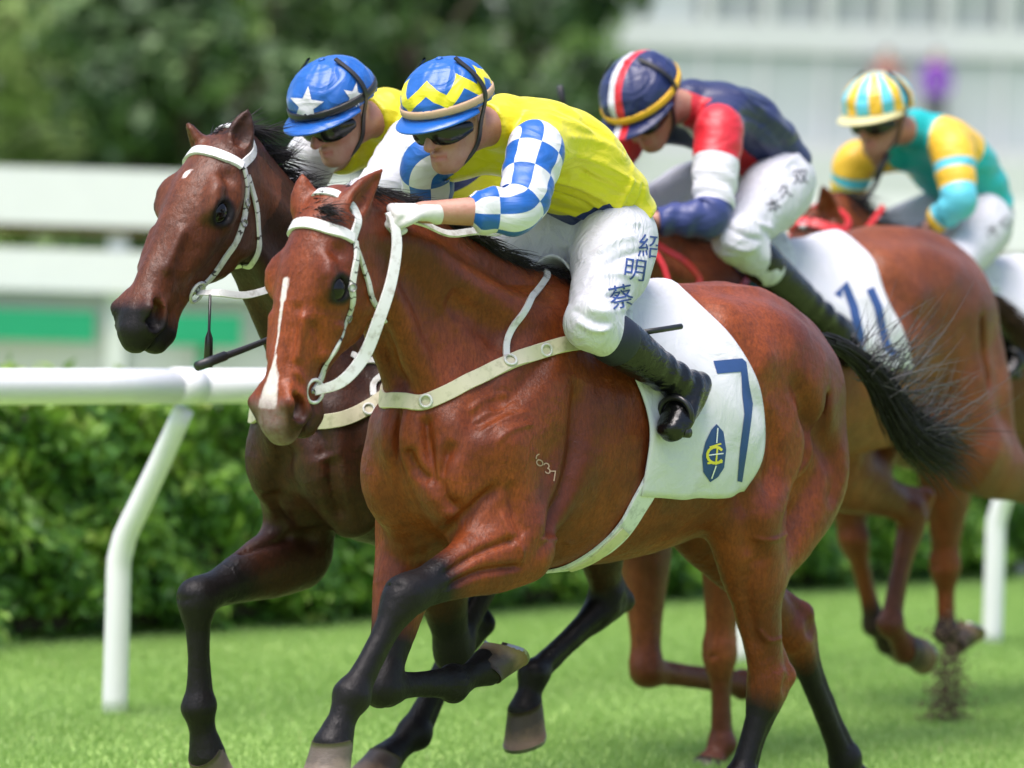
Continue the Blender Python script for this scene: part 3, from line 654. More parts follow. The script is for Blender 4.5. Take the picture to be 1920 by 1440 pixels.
def build_horse(cfg):
    fr = cfg['frame']; T = Thing('racehorse', cfg['label'], 'horse', fr, (0, 0, 0), 'horses galloping in the race'); h = cfg.get('res', .007)
    dw, dc = cfg.get('dw', 0.), cfg.get('dc', 0.)
    st_ = cfg.get('stretch', 1.0)
    def B(a, l, z): a = a * st_ if a < 0 else a; t = (.08 - a) / .7; return V3(a, l, z + dw + (dc - dw) * t)          # trunk point, pitched with the gallop
    hs = cfg.get('hs', 1.0); nose = V3(cfg['nose']); en = unit(nose - V3(cfg['poll']))
    ns = cfg.get('ns', hs); poll = nose - en * .63 * ns; lat = unit(V3(cfg.get('head_side', (0, 1, 0)))); el = unit(lat - en * (lat @ en)); ed = np.cross(en, el)
    def nmap(n): return n * 1.17 if n < .21 else .2457 + (n - .21) * (.3843 / .42)
    def Hd(n, d, l=0.): return poll + en * (nmap(n) * ns) + (ed * d + el * l) * hs
    pts = [poll, nose, Hd(.3, -.3)] + [V3(p) for L in cfg['fore'] + cfg['hind'] for p in L[:5]]
    lo = np.minimum(np.min(pts, 0) - .16, (-1.25, -.42, .6)); hi = np.maximum(np.max(pts, 0) + .2, (.75, .42, 1.68 + max(dw, dc)))
    S = SDF(lo, hi, h)
    # trunk
    tr = [(.56, 1.15, .15, .13), (.47, 1.14, .24, .185), (.34, 1.14, .31, .215), (.20, 1.14, .355, .235), (.05, 1.145, .365, .262), (-.15, 1.15, .365, .285),
          (-.38, 1.165, .345, .295), (-.58, 1.205, .315, .275), (-.76, 1.255, .275, .25), (-.92, 1.27, .225, .215), (-1.02, 1.25, .16, .15)]
    S.chain([B(a, 0, z) for a, z, _, _ in tr], [(rl, rz) for _, _, rz, rl in tr], k=.01, step=.05)
    S.chain([B(.22, 0, 1.50), B(.05, 0, 1.53), B(-.15, 0, 1.505), B(-.35, 0, 1.49)], [.045, .05, .05, .05], k=.13)      # withers, back
    S.chain([B(-.45, 0, 1.49), B(-.66, 0, 1.505), B(-.84, 0, 1.47), B(-1.0, 0, 1.385)], [.06, .075, .07, .05], k=.13)       # croup
    for sg in (-1, 1):
        S.chain([B(-.50, sg * .17, 1.425), B(-.56, sg * .215, 1.36)], [.05, .05], k=.08)                                          # point of hip
        S.chain([B(-.52, sg * .12, 1.42), B(-.72, sg * .15, 1.36), B(-.92, sg * .13, 1.27)], [(.10, .11), (.12, .15), (.10, .13)], k=.06)   # gluteals
        # shoulder blade and breast
        e = V3(cfg['fore'][0 if sg > 0 else 1][0]); sh = B(.46, sg * .155, 1.12); sh = lerp(sh, e + V3(0, 0, .3), .12)
        S.chain([B(.12, sg * .10, 1.45), B(.26, sg * .16, 1.30), sh], [(.045, .09), (.062, .125), (.085, .12)], k=.05)
        S.chain([B(.05, sg * .13, 1.42), B(.02, sg * .19, 1.25)], [(.03, .08), (.04, .10)], k=.05)
        S.chain([B(.55, sg * .095, 1.16), B(.55, sg * .10, 1.02), B(.46, sg * .11, .90)], [(.085, .085), (.095, .10), (.07, .08)], k=.035)   # pectorals
    S.chain([B(.655, 0, 1.24), B(.668, 0, 1.08), B(.645, 0, .95), B(.56, 0, .84)], [(.008, .02)] * 4, k=.04, op='sub')                                # groove of the breast
    # neck
    nk = [(B(.20, 0, 1.26), (.17, .30)), (B(.36, 0, 1.325), (.14, .255))] + [(V3(p), r) for p, r in cfg['neck']] + [(Hd(.035, -.155), (.070, .112)), (Hd(.07, -.13), (.06, .09))]
    S.chain([p for p, _ in nk], [r for _, r in nk], k=.09, step=.04)
    crest = [B(.08, 0, 1.53)] + [V3(p) + unit(V3(-.45, 0, .9)) * r[1] * .96 for p, r in cfg['neck']] + [Hd(-.03, -.13)]
    S.chain(crest, [.03] + [.028] * len(cfg['neck']) + [.03], k=.08)
    for sg in (-1, 1):                                                                                                          # neck muscles and jugular groove
        m = [V3(p) for p, _ in cfg['neck']]; w0 = cfg['neck'][0][1][0]; w1 = cfg['neck'][-1][1][0]
        S.chain([Hd(.15, -.22, sg * .045), m[-1] + V3(.06, sg * (w1 - .03), -.09), m[0] + V3(.10, sg * (w0 - .045), -.15), B(.52, sg * .07, 1.17)], [.028, .036, .042, .04], k=.03)
        S.chain([m[-1] + V3(.0, sg * (w1 + .004), -.05), m[0] + V3(.02, sg * (w0 + .004), -.085), B(.48, sg * .19, 1.25)], [(.008, .016), (.008, .016), (.004, .01)], k=.035, op='sub')
        S.chain([Hd(.04, -.15, sg * .045), m[-1] + V3(-.03, sg * w1 * .75, .03), m[0] + V3(-.06, sg * w0 * .8, .03), B(.16, sg * .13, 1.42)], [.03, .035, .045, .05], k=.05)
    # head
    hd = [(-.015, -.128, .062, .068), (.055, -.108, .086, .088), (.14, -.096, .101, .094), (.23, -.092, .088, .090), (.32, -.083, .068, .078), (.41, -.073, .057, .068), (.49, -.067, .054, .063), (.555, -.064, .058, .060), (.595, -.068, .056, .054), (.618, -.076, .046, .042)]
    S.chain([Hd(n, d) for n, d, _, _ in hd], [(rw * hs, rd * hs) for _, _, rw, rd in hd], side=el, k=.05, step=.025)
    jw = [(.06, -.165, .056, .080), (.14, -.200, .070, .092), (.22, -.200, .066, .080), (.31, -.168, .050, .054), (.40, -.145, .038, .040), (.49, -.140, .036, .037), (.55, -.147, .046, .042), (.588, -.142, .041, .034)]
    S.chain([Hd(n, d) for n, d, _, _ in jw], [(rw * hs, rd * hs) for _, _, rw, rd in jw], side=el, k=.035, step=.025)
    for sg in (-1, 1):
        S.chain([Hd(.09, -.185, sg * .050), Hd(.20, -.195, sg * .056)], [(.028, .075), (.026, .07)], side=el, k=.03)           # cheek
        S.chain([Hd(.235, -.112, sg * .074), Hd(.31, -.108, sg * .062), Hd(.37, -.100, sg * .050)], [.011, .010, .007], k=.045)       # facial crest
        S.chain([Hd(.11, -.046, sg * .088), Hd(.150, -.040, sg * .098), Hd(.195, -.052, sg * .092)], [.016, .018, .014], k=.035)      # brow
        S.chain([Hd(.06, -.08, sg * .080), Hd(.12, -.115, sg * .098), Hd(.19, -.122, sg * .094)], [.014, .016, .014], k=.035)
        S.ell(Hd(.092, -.055, sg * .104), (.020, .020, .016), k=.03, op='sub')                                                      # hollow over the eye
        S.ell(Hd(.176, -.082, sg * .122), (.038 * hs, .032 * hs, .024 * hs), (en, ed, el), k=.012, op='sub')                        # socket
        for q, dd in ((1, -.047), (-1, -.114)):                                                                                   # lids
            S.chain([Hd(.140, -.083, sg * .100), Hd(.160, dd - .002 * q, sg * .109), Hd(.189, dd, sg * .108), Hd(.214, -.087, sg * .094)], [.005, .008, .008, .005], k=.008, step=.01)
        # nostrils and lips
        fl = cfg.get('flare', 1.0)
        S.chain([Hd(.505, -.032, sg * .040), Hd(.548, -.030, sg * .058), Hd(.585, -.056, sg * .058)], [.018, .024, .020], k=.024)
        S.chain([Hd(.515, -.066, sg * .054), Hd(.560, -.090, sg * .059), Hd(.587, -.074, sg * .055)], [.014, .016, .014], k=.02)
        S.chain([Hd(.522, -.042, sg * .084), Hd(.568, -.060, sg * .080)], [(.036, .014 * fl), (.040, .022 * fl)], side=el, k=.010, op='sub', step=.012)
        S.ell(Hd(.552, -.054, sg * .052), (.027 * fl, .019 * fl, .026), (en, ed, el), k=.008, op='sub')
        S.chain([Hd(.645, -.114, sg * .012), Hd(.59, -.112, sg * .048), Hd(.52, -.113, sg * .056), Hd(.475, -.113, sg * .054)], [(.02, .0035), (.02, .004), (.016, .004), (.010, .003)], side=el, k=.012, op='sub', step=.015)
        S.chain([Hd(.28, -.024, sg * .056), Hd(.40, -.034, sg * .048)], [.006, .006], k=.03)                                          # nasal edge
        # ears
        eb = Hd(.015, -.085, sg * .056); et = V3(cfg['ears'][0 if sg > 0 else 1]); ax = unit(et - eb); Ln = np.linalg.norm(et - eb)
        open_dir = unit(V3(cfg.get('ear_open', (.6, 0, 0))) + el * sg * .55); sd = unit(np.cross(ax, open_dir)); op = np.cross(sd, ax)
        S.chain([eb, eb + ax * Ln * .3, eb + ax * Ln * .6, eb + ax * Ln * .85, et], [(.032, .030), (.042, .028), (.036, .020), (.020, .012), (.005, .005)], side=sd, k=.02, step=.02)
        S.chain([eb + ax * Ln * .22 + op * .019, eb + ax * Ln * .45 + op * .015, eb + ax * Ln * .85 + op * .009], [(.018, .012), (.026, .014), (.006, .007)], side=sd, k=.008, op='sub', step=.02)
    # legs
    W = cfg.get('leg', 1.30)
    def R_(*rs): return [(a * W, b * W) for a, b in rs]
    for idx, (E_, K_, F_, C_, To_) in enumerate([L[:5] for L in cfg['fore']]):
        sg = 1 if idx == 0 else -1; E_, K_, F_, C_, To_ = map(V3, (E_, K_, F_, C_, To_)); sh = lerp(B(.46, sg * .155, 1.12), E_ + V3(0, 0, .3), .12)
        S.chain([sh, lerp(sh, E_, .55), E_], [(.085, .12), (.080, .115), (.068, .09)], k=.05)
        S.chain([B(.06, sg * .185, 1.22), lerp(B(.06, sg * .19, 1.22), E_, .5), E_ + V3(-.02, 0, .03)], [(.045, .09), (.058, .10), (.05, .07)], k=.04)       # triceps
        S.chain([E_ + V3(-.01, 0, .02), E_ + unit(E_ - K_) * .05], [.045, .03], k=.03)                                              # elbow point
        ax = unit(K_ - E_); fwd = np.cross(V3(0, 1, 0), ax); fwd = fwd if fwd @ V3(1, 0, .3) > 0 else -fwd
        S.chain([E_, lerp(E_, K_, .25), lerp(E_, K_, .55), lerp(E_, K_, .82), K_], R_((.066, .085), (.060, .078), (.046, .056), (.037, .041), (.040, .042)), k=.05)
        S.chain([lerp(E_, K_, .06) + fwd * .045, lerp(E_, K_, .3) + fwd * .038, lerp(E_, K_, .7) + fwd * .02], R_((.042, .035), (.040, .034), (.022, .02)), k=.018)   # extensor
        S.chain([lerp(E_, K_, .08) - fwd * .05, lerp(E_, K_, .35) - fwd * .04, lerp(E_, K_, .8) - fwd * .02], R_((.038, .03), (.034, .028), (.018, .014)), k=.018)   # flexor
        cx = unit(F_ - K_); bk = np.cross(V3(0, 1, 0), cx); bk = bk if bk @ (-fwd) > -.2 else -bk
        if cfg['fore'][idx][5:] and cfg['fore'][idx][5] == 'fold': bk = np.cross(cx, V3(0, 1, 0)); bk = bk if bk[2] > 0 else -bk
        S.chain([K_ - ax * .035, K_, K_ + cx * .04], R_((.037, .038), (.041, .042), (.034, .036)), k=.02, step=.02)
        for q in (-1, 1): S.ell(K_ - ax * .034 + fwd * .020 + V3(0, q * .026, 0), (.017, .015, .017), k=.016); S.ell(K_ + cx * .022 - bk * .018 + V3(0, q * .024, 0), (.016, .014, .016), k=.014)
        S.chain([K_ - bk * .050 + V3(0, -.03, 0) + (cx - ax) * .002, K_ - bk * .052 + V3(0, .03, 0)], [.003, .003], side=(1, 0, 0), k=.010, op='sub', step=.02)
        for q in (-1, 1): S.chain([K_ + cx * .07 + bk * .017 + V3(0, q * .037, 0), lerp(K_, F_, .5) + bk * .015 + V3(0, q * .029, 0), F_ - cx * .05 + bk * .014 + V3(0, q * .033, 0)], [.007, .0065, .007], side=(1, 0, 0), k=.010, op='sub')
        S.ell(K_ - ax * .01 + bk * .045, (.018, .018, .026), k=.02)                                                                  # pisiform
        S.chain([K_ + cx * .03, lerp(K_, F_, .45), lerp(K_, F_, .85), F_], R_((.031, .033), (.023, .025), (.026, .028), (.034, .036)), k=.02)
        S.chain([K_ + cx * .03 + bk * .03, lerp(K_, F_, .5) + bk * .026, F_ - cx * .02 + bk * .028], R_((.016, .013), (.014, .011), (.018, .016)), k=.012)     # tendons
        S.ell(F_ + bk * .024, (.028, .030, .030), k=.022)
        S.chain([F_, lerp(F_, C_, .5), C_], R_((.033, .036), (.027, .029), (.040, .042)), k=.02)
    for idx, (St, Hk, F_, C_, To_) in enumerate([L[:5] for L in cfg['hind']]):
        sg = 1 if idx == 0 else -1; St, Hk, F_, C_, To_ = map(V3, (St, Hk, F_, C_, To_)); ax = unit(Hk - St); cx = unit(F_ - Hk)
        bk = unit(-(unit(St - Hk) + unit(F_ - Hk)) + 1e-4 * V3(-1, 0, 0))
        if bk @ V3(-1, 0, .4) < 0: bk = -bk
        g0 = B(-.80, sg * .15, 1.24)
        S.chain([g0, lerp(g0, St, .5), St], [(.11, .19), (.105, .165), (.080, .105)], k=.06)                                       # thigh
        gk = lerp(St, Hk, .42); bb = unit(np.cross(V3(0, 1, 0), ax)); bb = bb if bb @ V3(-1, 0, .2) > 0 else -bb
        S.chain([B(-.98, sg * .115, 1.24), lerp(B(-1.0, sg * .14, 1.06), gk, .12), lerp(B(-.98, sg * .14, 1.0), gk, .55) + bb * .03, gk + bb * .05], [(.085, .10), (.095, .115), (.07, .085), (.045, .05)], k=.045)   # hamstrings
        S.chain([B(-.86, sg * .235, 1.26), lerp(B(-.90, sg * .25, 1.08), St, .15), lerp(B(-.88, sg * .25, 1.0), St, .5)], [(.012, .016)] * 3, k=.04, op='sub')   # groove of the haunch
        S.chain([St + V3(.03, 0, .02), St + ax * .05], [.05, .05], k=.04)
        S.chain([St, lerp(St, Hk, .25), lerp(St, Hk, .55), lerp(St, Hk, .82), Hk], R_((.078, .105), (.066, .092), (.048, .062), (.035, .044), (.039, .048)), k=.05)
        po = Hk + bk * .062 - cx * .03
        S.chain([lerp(St, Hk, .40) + bb * .055, lerp(St, Hk, .72) + bb * .052, po], R_((.022, .022), (.014, .014), (.022, .020)), k=.016)                      # tendon to the hock point
        S.chain([po, Hk + bk * .05 + cx * .05, Hk + bk * .03 + cx * .12], R_((.023, .022), (.020, .020), (.016, .014)), k=.025)
        S.chain([Hk - ax * .02, Hk + cx * .05, lerp(Hk, F_, .35), lerp(Hk, F_, .6), lerp(Hk, F_, .88), F_], R_((.040, .044), (.037, .038), (.027, .028), (.025, .026), (.028, .030), (.035, .037)), k=.02)
        S.chain([Hk + cx * .1 + bk * .035, lerp(Hk, F_, .6) + bk * .03, F_ - cx * .02 + bk * .028], R_((.017, .013), (.014, .012), (.018, .016)), k=.012)
        for q in (-1, 1): S.chain([Hk + cx * .10 + bk * .020 + V3(0, q * .042, 0), lerp(Hk, F_, .55) + bk * .017 + V3(0, q * .031, 0), F_ - cx * .05 + bk * .015 + V3(0, q * .034, 0)], [.007, .0065, .007], side=(1, 0, 0), k=.010, op='sub'); S.ell(Hk + bk * .022 - cx * .005 + V3(0, q * .050, 0), (.020, .010, .022), k=.02, op='sub')
        S.ell(F_ + bk * .024, (.028, .030, .030), k=.022)
        S.chain([F_, lerp(F_, C_, .5), C_], R_((.034, .037), (.028, .030), (.040, .042)), k=.02)
        S.chain([B(-.30, sg * .10, .93), St + V3(.06, -sg * .05, .10)], [.05, .07], k=.08)                                       # flank fold
    V, Q = S.mesh(2); del S
    N = vnormals(V, Q); V = V + N * (vnoise(V, 16, 3) * .0022 + vnoise(V, 38, 5) * .0012 + vnoise(V, 85, 6) * .0006)[:, None]
    if cfg.get('lines'):
        V = sculpt(fr, V, Q, cfg['lines'], 2.2)
    # markings and painted nostril shade
    dark = np.zeros(len(V)); white = np.zeros(len(V)); pink = np.zeros(len(V)); t0, t1 = cfg.get('points', (.62, 1.0))
    for L in cfg['fore']:
        u, d = seg_param(V, [V3(p) for p in L[:4]]); dark = np.maximum(dark, sstep(t0, t1, u) * (d < .12) * cfg.get('pt_amt', 1.))
    for L in cfg['hind']:
        u, d = seg_param(V, [V3(p) for p in L[:4]]); h0, h1 = cfg.get('hpoints', (t0 + .22, t1 + .2)); dark = np.maximum(dark, sstep(h0, h1, u) * (d < .12) * cfg.get('pt_amt', 1.))
    R = (V - poll) / hs; hn, hdd, hl = R @ en * hs / ns, R @ ed, R @ el; hn = np.where(hn < .2457, hn / 1.17, .21 + (hn - .2457) * .42 / .3843); onhead = (hn > -.02) & (np.abs(hl) < .13) & (hdd > -.27) & (hdd < .06) & (hn < .70)
    dark = np.maximum(dark, onhead * cfg.get('muzzle', .8) * sstep(.50, .585, hn - hdd * .15))
    for sg in (-1, 1):
        nd = np.linalg.norm((V - Hd(.551, -.054, sg * .045)) / hs, axis=1); dark = np.maximum(dark, 1.0 * (1 - sstep(.016, .024, nd)))  # nostril hollows blackened to look deeper, shade put into the coat colour
    for sg in (-1, 1):
        ed_ = np.hypot(hn - .178, (hdd + .081)) ; dark = np.maximum(dark, onhead * (hl * sg > .05) * .9 * (1 - sstep(.032, .052, ed_)))
    if cfg.get('body_dark') is not None:
        dark = np.maximum(dark, cfg['body_dark'] * (~onhead))
    if cfg.get('blaze'):
        for n0, n1, w0, w1 in cfg['blaze']:
            t = (hn - n0) / (n1 - n0); wd = w0 + (w1 - w0) * np.clip(t, 0, 1); m = onhead & (hdd > -.075) & (t > -.05) & (t < 1.05)
            white = np.maximum(white, m * (1 - sstep(.35, 1.6, np.abs(hl - cfg.get('blaze_off', 0) + .006 * vnoise(V, 22, 7)) / np.maximum(wd * (1 + .5 * vnoise(V, 30, 8)), .002))) * sstep(-.05, .03, t) * (1 - sstep(.97, 1.05, t)))
        pink = onhead * sstep(.52, .57, hn) * (1 - sstep(.034, .062, np.abs(hl) + .012 * vnoise(V, 60, 4))) * sstep(-.125, -.08, hdd) * .8
    for p in cfg.get('spots', []):
        white = np.maximum(white, onhead * (1 - sstep(.3, 1.5, np.hypot((hn - p[0]) * .8, hl - p[1]) * (1 + .5 * vnoise(V, 90, 3)) / p[2])) * (hdd > -.08))
    dark = dark * (1 - np.clip(white * 1.5, 0, 1)) * (1 - .65 * np.clip(pink, 0, 1))
    body = T.part('body', V, Q, cfg['mat'], attrs={'dark': dark, 'white': white, 'pink': pink})
    # eyes
    for sg in (-1, 1):
        c = Hd(.179, -.080, sg * .0855); ev, ef = [], []
        for i in range(13):
            for j in range(20):
                t, p = math.pi * i / 12, 2 * math.pi * j / 20; ev.append(c + (el * math.cos(t) * .0310 + en * math.sin(t) * math.cos(p) * .0345 + ed * math.sin(t) * math.sin(p) * .0305) * hs)
        ef = [(i * 20 + j, i * 20 + (j + 1) % 20, (i + 1) * 20 + (j + 1) % 20, (i + 1) * 20 + j) for i in range(12) for j in range(20)]
        T.part('eye', ev, ef, M_EYE)
    for k_, L in enumerate(cfg['fore'] + cfg['hind']): make_hoof(T, L[3], L[4], M_HOOF_PALE if k_ in cfg.get('pale_hoof', ()) else M_HOOF, s=1.20)
    # mane
    sk = Skin(fr, V, Q); ST = []; rt = catmull(np.array([[*p, 0] for p in ([Hd(-.02, -.06)] + [c + V3(0, 0, .02) for c in crest[::-1][1:]])]), .006)[:, :3]
    ncl = max(8, int(len(rt) * .55)); ml = cfg.get('mane_l', 0)
    for i in range(ncl):
        t = (i + RNG.uniform(-.4, .4)) / ncl; p = rt[int(np.clip(t, 0, .999) * len(rt))]; hgt = sk.cast(p + V3(0, 0, .3), (0, 0, -1))[0]; r0 = hgt if hgt is not None else p
        Lc = RNG.uniform(.08, .17) * (1 - .3 * t); sd_ = RNG.choice((-1, 1)) if ml == 0 else np.sign(ml + RNG.normal(0, .08)); dr = unit(V3(-1.0, sd_ * RNG.uniform(.05, .45), RNG.normal(cfg.get('mane_up', .10), .13))); dn = V3(RNG.normal(0, .10), sd_ * RNG.uniform(0, .45), RNG.normal(-.32, .22))
        for j in range(cfg.get('mane_n', 26)):
            r = r0 + V3(RNG.normal(0, .012), RNG.normal(0, .011), -.006); Ln = Lc * RNG.uniform(.55, 1.1); q = np.linspace(0, 1, 6)[:, None]; jt = RNG.normal(size=3) * .09
            ST.append((r + (dr + jt * .5) * Ln * q + (dn + jt) * Ln * q * q, RNG.uniform(.0010, .0022)))
    T.part('mane', *strands(ST), cfg.get('hair', M_HAIR))
    ST = []
    for j in range(240):
        r = Hd(RNG.uniform(-.01, .03), -.045, RNG.normal(0, .02)); dr = unit(cfg.get('forelock', en * .5 + el * .3 + ed * .5) + RNG.normal(size=3) * .16); q = np.linspace(0, 1, 6)[:, None]
        ST.append((r + dr * RNG.uniform(.05, .12) * q + (en * .6 - ed * .25) * .05 * q * q, RNG.uniform(.0010, .0020)))
    T.part('forelock', *strands(ST), cfg.get('hair', M_HAIR))
    # tail
    tp = catmull(np.array([[*V3(p), 0] for p in cfg['tail']]), .02)[:, :3]; ST = []; GT = []; Lt = np.r_[0, np.cumsum(np.linalg.norm(np.diff(tp, axis=0), axis=1))]
    def tpos(s): return np.array([np.interp(s, Lt, tp[:, i]) for i in range(3)])
    for j in range(cfg.get('tail_n', 520)):
        s0 = RNG.uniform(0, .55) * Lt[-1]; s1 = min(Lt[-1], s0 + RNG.uniform(.35, .75) * Lt[-1]); off = RNG.normal(size=3); off = unit(off) * RNG.uniform(0, 1) ** .5
        P = []
        for t in np.linspace(0, 1, 9):
            s = s0 + (s1 - s0) * t; P.append(tpos(s) + off * (.020 + cfg.get('tail_w', .06) * min(1, s / Lt[-1]) ** .8 * (.4 + t)) * V3(1, .8, 1))
        ST.append((np.array(P), RNG.uniform(.0016, .0032)))
    for j in range(cfg.get('fly', 0)):
        s0 = RNG.uniform(.25, .8) * Lt[-1]; p = tpos(s0) + RNG.normal(size=3) * .02; dr = unit(V3(cfg['fly_dir']) + RNG.normal(size=3) * V3(.25, .3, .30)); Ln = RNG.uniform(.12, .34)
        q = np.linspace(0, 1, 9)[:, None]; wv = RNG.normal(size=3) * .08
        P_ = p + dr * Ln * q + (wv + V3(-.15, 0, RNG.normal(.0, .2))) * Ln * q * q; (GT if RNG.uniform() < .62 else ST).append((P_, RNG.uniform(.0014, .0024)))
    tl = T.part('tail', *strands(ST), cfg.get('hair', M_HAIR))
    if GT: T.part('tail_wisps', *strands(GT), M_HAIR_GREY, parent=tl)
    return dict(T=T, skin=sk, V=V, Q=Q, Hd=Hd, el=el, en=en, ed=ed, B=B, hs=hs, fr=fr)
# ------------------------------------------------------------------ the four horses, posed from the photograph
F1, F2, F3, F4 = lane(0, 0), lane(.38, .80), lane(2.32, 1.25), lane(4.45, 1.92)
def L1(x, y, l=0.): return F1.loc(x, y, l)
def L2(x, y, l=0.): return F2.loc(x, y, l)
def L3(x, y, l=0.): return F3.loc(x, y, l)
def L4(x, y, l=0.): return F4.loc(x, y, l)
def dn(p, *d): return V3(p) + V3(d)
bay = coat_material('bay_coat', (.235, .048, .0085), (.105, .0190, .0042), (.0062, .0048, .0052))
dark_bay = coat_material('dark_bay_coat', (.145, .039, .0125), (.060, .0165, .0065), (.0065, .0050, .0054))
chestnut = coat_material('chestnut_coat', (.23, .060, .018), (.115, .028, .008), (.035, .012, .007))
red_bay = coat_material('red_bay_coat', (.18, .042, .009), (.10, .022, .005), (.02, .01, .008))
def at_n(L, p, q, y):
    t = (y - p[1]) / (q[1] - p[1]); return L(p[0] + (q[0] - p[0]) * t, y, 0.)
f1r = L1(1388, 1462, .15)
H1 = build_horse(dict(frame=F1, mat=bay, res=.0066, label='bright bay racehorse with white blaze under the yellow jersey with checked sleeves, saddle cloth 7',
    poll=L1(553, 440, .0), nose=at_n(L1, (553, 440), (502, 720), 800), hs=1.05, ns=.915, head_side=(.04, 1, 0), neck=[(V3(.56, .0, 1.515), (.092, .180)), (V3(.72, .0, 1.62), (.075, .135))],
    ears=[L1(716, 318, .08), L1(566, 328, -.08)], ear_open=(-.2, .3, .2), flare=1.1, forelock=V3(-.1, .8, .25),
    fore=[(L1(975, 1020, .19), L1(757, 1118, .16), L1(660, 1303, .14), L1(624, 1397, .13), L1(592, 1478, .13)),
          (L1(775, 1000, -.19), L1(716, 1290, -.12), L1(850, 1284, -.12), L1(912, 1252, -.12), L1(972, 1225, -.12), 'fold')],
    hind=[(V3(-.60, .185, .93), V3(-.755, .165, .43), f1r, dn(f1r, .05, 0, -.08), dn(f1r, .11, 0, -.155)),
          (V3(-.80, -.17, .93), L1(1487, 1190, -.14), L1(1583, 1425, -.14), dn(L1(1583, 1425, -.14), -.07, 0, -.07), dn(L1(1583, 1425, -.14), -.09, 0, -.16))],
    blaze=[(.17, .235, .009, .015), (.235, .30, .009, .005), (.30, .42, .0055, .006), (.42, .57, .007, .032)], points=(.50, .78), hpoints=(.95, 1.35), muzzle=.72,
    lines=[([(695, 600), (735, 685), (768, 735)], .022, -.008), ([(798, 775), (803, 850), (812, 920)], .016, -.012), ([(762, 838), (778, 880), (800, 905)], .016, -.010),
           ([(850, 825), (830, 880), (836, 935), (872, 962)], .018, -.010), ([(1085, 705), (1078, 850), (1048, 950), (1000, 1050)], .028, -.013), ([(945, 900), (890, 955), (835, 1000), (790, 1050)], .018, -.012),
           ([(985, 1005), (900, 1035), (828, 1080)], .011, -.007), ([(985, 1062), (905, 1072), (838, 1102)], .010, -.008), ([(955, 900), (965, 960), (985, 1010)], .018, -.006), ([(1000, 1035), (1030, 1010), (1065, 1018), (1110, 1000)], .006, .004),
           ([(975, 1060), (978, 1030), (955, 1000), (940, 960)], .006, .004), ([(1480, 700), (1525, 800), (1505, 900), (1470, 990)], .030, -.012), ([(1392, 730), (1440, 790), (1452, 860), (1440, 930)], .030, -.010),
           ([(1392, 880), (1400, 960), (1412, 1050)], .03, -.010), ([(1405, 1012), (1450, 1012), (1490, 992)], .006, .004), ([(1425, 1180), (1438, 1200), (1465, 1198)], .006, .005), ([(1500, 760), (1560, 860), (1560, 960)], .035, -.010),
           ([(830, 560), (900, 600), (950, 650)], .05, -.010), ([(860, 800), (930, 770), (1000, 700), (1040, 640)], .035, -.010), ([(700, 640), (690, 690), (650, 720)], .02, -.006), ([(880, 770), (915, 745), (960, 735)], .007, .003), ([(885, 790), (925, 765), (975, 752)], .007, .003), ([(900, 812), (940, 785), (990, 772)], .007, .003), ([(930, 830), (960, 805), (1000, 795)], .007, .003), ([(640, 600), (625, 640), (598, 680)], .018, .006), ([(560, 560), (548, 640), (535, 700)], .014, -.004), ([(585, 600), (600, 640), (590, 690)], .012, -.004), ([(550, 690), (570, 720), (560, 750)], .01, .004), ([(1440, 1020), (1400, 1100), (1420, 1230)], .03, -.008)], pale_hoof=(0,), mane_l=.05,
    tail=[L1(1530, 632), L1(1585, 655), L1(1645, 712), L1(1680, 775), L1(1715, 820), L1(1765, 850), L1(1800, 885)], fly=260, tail_w=.075, fly_dir=(-.75, .1, .42), tail_n=900))
H2 = build_horse(dict(frame=F2, mat=dark_bay, res=.0072, label='dark brown racehorse with a small white star, galloping beside the blazed bay',
    poll=L2(362, 290, 0), nose=at_n(L2, (362, 290), (238, 570), 612), hs=1.04, ns=.985, head_side=(.0, 1, 0), neck=[(V3(.50, 0, 1.47), (.095, .185)), (V3(.70, 0, 1.645), (.080, .138))], dw=-.01, dc=-.02,
    ears=[L2(466, 204, .07), L2(352, 232, -.07)], ear_open=(.5, .3, .2), flare=1.45, forelock=V3(-.6, -.1, .25),
    fore=[(V3(.20, .19, .80), V3(.05, .14, .48), V3(-.13, .13, .71), V3(-.16, .13, .80), V3(-.18, .13, .88), 'fold'),
          (L2(560, 1035, -.18), L2(370, 1120, -.14), L2(372, 1325, -.14), L2(388, 1415, -.14), L2(395, 1475, -.14))],
    hind=[(V3(-.52, .18, .92), L2(1140, 1128, .12), L2(1000, 1265, .12), L2(986, 1330, .12), L2(975, 1392, .12)),
          (V3(-.30, -.17, .90), L2(870, 1175, -.12), L2(775, 1375, -.12), L2(722, 1425, -.12), L2(665, 1470, -.12))],
    spots=[(.115, .0, .0105)], lines=[([(500, 920), (530, 985), (600, 1020)], .03, -.012), ([(620, 850), (625, 920), (640, 980)], .025, -.012), ([(545, 830), (520, 900), (540, 960)], .03, -.010), ([(440, 1040), (500, 1020), (560, 1010)], .014, -.008), ([(575, 770), (600, 820), (610, 860)], .03, -.010)], points=(.15, .8), muzzle=1.0, body_dark=.58, mane_l=.1, mane_up=.2, pale_hoof=(1,), tail=[V3(-1.03, 0, 1.36), V3(-1.15, 0, 1.36), V3(-1.35, 0, 1.25), V3(-1.5, 0, 1.1)], tail_n=250))
